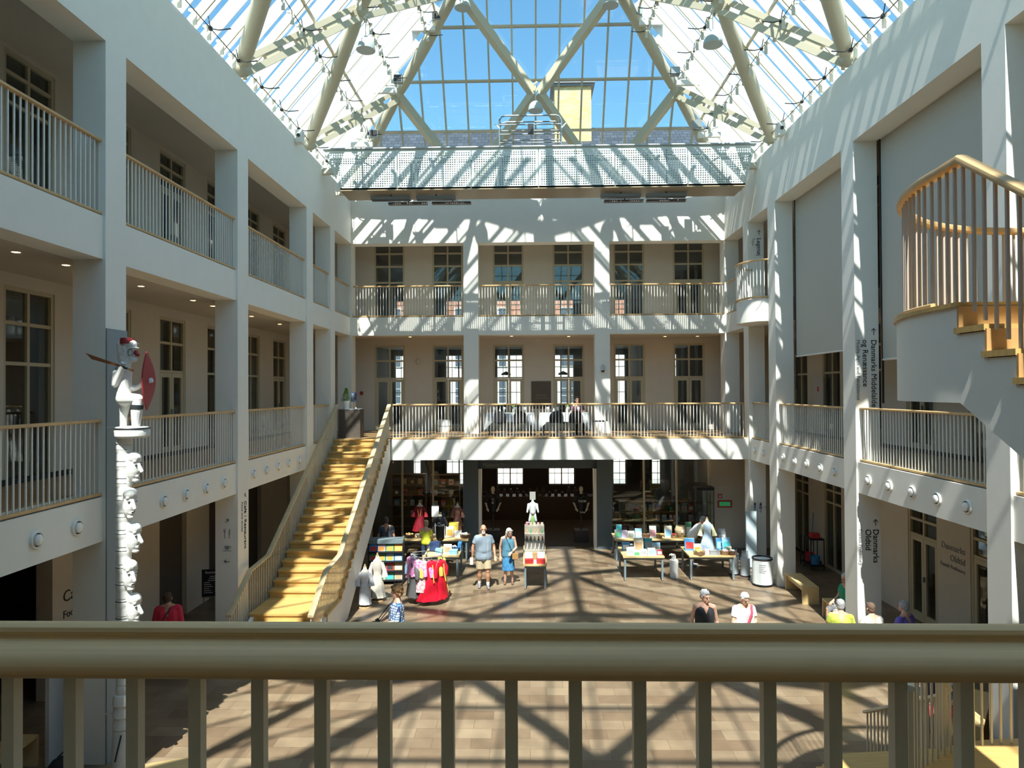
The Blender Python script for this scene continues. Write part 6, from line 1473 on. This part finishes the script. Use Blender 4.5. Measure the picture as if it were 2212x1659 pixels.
    t = thing('security_camera', 'white dome security camera on the right back-wall column', 'camera', (2.65, YB, 6.2)); m = MB(); m.lathe([(0, .22), (.05, .22), (.07, .12), (.075, .05)], 14, (0, -.10, 0)); m.box(-.03, -.1, .2, .03, 0, .26); m.build('housing', P_('silver'), t); m = MB(); m.ell((0, -.10, .045), .065, .065, .06, 12, 8); m.build('dome', P_('black'), t)
    t = plate('intercom', 'white box with sunlit edge on the near right column', 'box', (XR+.28, CY[2][0], 3.0), .16, .26, C('intercom', (.75, .75, .73)), 0, .05); m = MB(); m.box(-.05, -.054, .14, .05, -.05, .22); m.build('grille', P_('grey'), t)
hall_items()

def balcony():
    # counter with plant and card
    t = thing('counter', 'dark stone reception counter at the top of the gold stair', 'counter', (-5.86, 22.28, Z1)); m = MB(); m.box(-.36, -.25, 0, .36, .25, .93); m.build('body', C('dark_stone', (.10, .085, .07), noise=.3, nscale=20), t); m = MB(); m.box(-.37, -.26, .93, .37, .26, .95); m.build('top', P_('grey'), t)
    zt = Z1+.95
    p = thing('potted_plant', 'small pointed green conifer in a white pot on the stone counter', 'plant', (-6.0, 22.2, zt)); m = MB(); m.lathe([(0, 0), (.09, 0), (.11, .2), (.115, .26), (.105, .26), (.0, .22)], 20); m.build('pot', P_('white'), p); R = random.Random(2); m = MB()
    for k in range(420):
        h = R.random(); r = .16*(1-h)**.8+.015; a = R.random()*6.28; rr = r*sqrt(R.random()); c = Vector((cos(a)*rr, sin(a)*rr, .24+.42*h)); d = Vector((cos(a), sin(a), .9+R.random()*.6)).normalized()*.06; s = Vector((-sin(a), cos(a), 0))*.008
        m.add([c-s, c+s, c+d+Vector((0, 0, -.01)), c+d*.5+s*1.6], [(0, 1, 3, 2)])
    m.build('foliage', C('conifer', (.14, .28, .05), noise=.4, nscale=20), p)
    s = thing('menu_card', 'black framed menu card standing on the stone counter', 'sign', (-5.74, 22.15, zt)); m = MB(); m.box(-.005, 0, 0, .005, .01, .28); m.box(-.08, -.04, 0, .08, .06, .008); m.build('stand', P_('black'), s); m = MB(); m.box(-.09, -.01, .24, .09, 0, .53); m.build('card', P_('navy'), s); m = MB()
    for k in range(5): m.box(-.06, -.013, .48-.05*k, .02+.02*(k % 3), -.01, .495-.05*k)
    m.build('printed_lines', P_('white'), s)
    b = thing('desk_bell', 'tiny white bell on the stone counter beside the menu card', 'bell', (-5.66, 22.12, zt)); m = MB(); m.ell((0, 0, .02), .025, .025, .025, 10, 6); m.build('dome', P_('white'), b)
    # dining tables with cloths
    for k, x in enumerate((-.62, 1.22)):
        w = .80
        t = thing('dining_table', 'dining table under white cloth, %s of the two on the balcony' % ('left', 'right')[k], 'table', (x, 23.3, Z1)); m = MB(); m.box(-w, -.38, .71, w, .38, .74); m.build('tabletop', M_top, t)
        for a in (-w+.1, w-.1):
            for c in (-.3, .3): m = MB(); m.tube([(a, c, 0), (a, c, .71)], .02, 8); m.build('leg', M_dark, t)
        c = thing('tablecloth', 'white tablecloth with pointed corners over the %s balcony table' % ('left', 'right')[k], 'tablecloth', (x, 23.3, Z1+.745)); m = MB(); W, D = w+.02, .40
        m.box(-W, -D, 0, W, D, .006)
        m.add([(-W, -D, .003), (W, -D, .003), (W+.02, -D-.04, -.30), (W+.06, -D-.10, -.58), (W-.22, -D-.06, -.28), (-W+.22, -D-.06, -.28), (-W-.06, -D-.10, -.58), (-W-.02, -D-.04, -.30)], [(0, 7, 6, 5, 4, 3, 2, 1)])
        m.add([(-W, -D, .003), (-W, D, .003), (-W-.05, D, -.30), (-W-.06, -D-.10, -.58)], [(0, 1, 2, 3)]); m.add([(W, -D, .003), (W, D, .003), (W+.05, D, -.30), (W+.06, -D-.10, -.58)], [(0, 3, 2, 1)]); m.build('cloth', C('linen_white', (.72, .74, .76)), c)
        for i, dx in enumerate((-.55, -.2, .15, .5)):
            for dy in (-.2, .2):
                g = thing('wine_glass', 'wine glass, %s from left in the %s row of the %s balcony table' % (ORD[i], 'front' if dy < 0 else 'rear', ('left', 'right')[k]), 'glass', (x+dx, 23.3+dy, Z1+.752), 0, 'glasses on the balcony tables'); m = MB(); m.lathe([(0, 0), (.03, .003), (.005, .01), (.005, .09), (.03, .12), (.035, .16), (.028, .20), (.026, .20), (.03, .16), (0, .115)], 12); m.build('glass', C('glassware', (.55, .62, .64), rough=.1), g)
        v = thing('flower_vase', 'small bottle vase with green leaves on the %s balcony table' % ('left', 'right')[k], 'vase', (x+.1, 23.3, Z1+.752)); m = MB(); m.lathe([(0, 0), (.03, 0), (.03, .12), (.012, .16), (.012, .2), (0, .2)], 12); m.build('bottle', P_('cream'), v); m = MB()
        for q in range(5): a = q*1.25; m.cap((0, 0, .18), .004, (.05*cos(a), .05*sin(a), .26), .014, 6)
        m.build('leaves', C('leaf', (.25, .42, .08)), v)
        nap = thing('napkin', 'folded white napkin cone on the %s balcony table' % ('left', 'right')[k], 'napkin', (x-.35, 23.15, Z1+.752)); m = MB(); m.lathe([(.05, 0), (.03, .1), (.0, .18)], 10); m.build('cone', P_('white'), nap)
    # chairs with round black backs
    base = None
    for i, (x, y, rz) in enumerate(((-.96, 22.75, 0), (-.27, 22.72, 0), (.93, 22.72, 0), (1.58, 22.75, 0), (2.45, 23.3, pi/2))):
        lab = 'black round-backed chair, %s from the left at the balcony tables' % ORD[i] if i < 4 else 'side-on black and chrome chair at the right end of the balcony tables'
        if base is None:
            base = thing('dining_chair', lab, 'chair', (x, y, Z1), rz, 'balcony dining chairs'); m = MB(); m.box(-.21, -.18, .44, .21, .24, .48); m.build('seat', P_('black'), base)
            m = MB(); n = 14; pts = [(-.23, .0)]+[(-.23*cos(pi*k/n), .17+.22*sin(pi*k/n)) for k in range(n+1)]+[(.23, .0)]
            m.prism([(a, -.22-.06*((b+.5)/.9), .46+b) for a, b in pts], (0, .025, 0)); m.build('backrest', P_('black'), base)
            for a in (-.19, .19):
                for c in (-.17, .22): m = MB(); m.tube([(a, c, .44), (a*1.08, c*1.1, 0)], .012, 7); m.build('leg', M_grey, base)
        else: dup(base, (x, y, Z1), rz, lab)
    t = thing('stool', 'white round cushioned stool standing near the balcony doors', 'stool', (-3.15, 25.2, Z1)); m = MB(); m.lathe([(0, 0), (.22, 0), (.25, .1), (.25, .42), (.22, .46), (0, .46)], 20); m.build('cushion', P_('white'), t); m = MB(); m.lathe([(.252, .2), (.256, .22), (.252, .24)], 20); m.build('piping', P_('grey'), t)
    for k, x in enumerate((-.92, 1.45)):
        t = thing('pendant_lamp', 'dark pendant lamp inside the room behind the %s balcony window' % ('left', 'right')[k], 'lamp', (x, 28.2, 6.2)); m = MB(); m.lathe([(.2, 0), (.19, .06), (.05, .14), (0, .15)], 16); m.build('lamp_shade', M_dark, t); m = MB(); m.tube([(0, 0, .15), (.0, 0, 1.35)], .008, 5); m.build('rod', M_dark, t)
balcony()
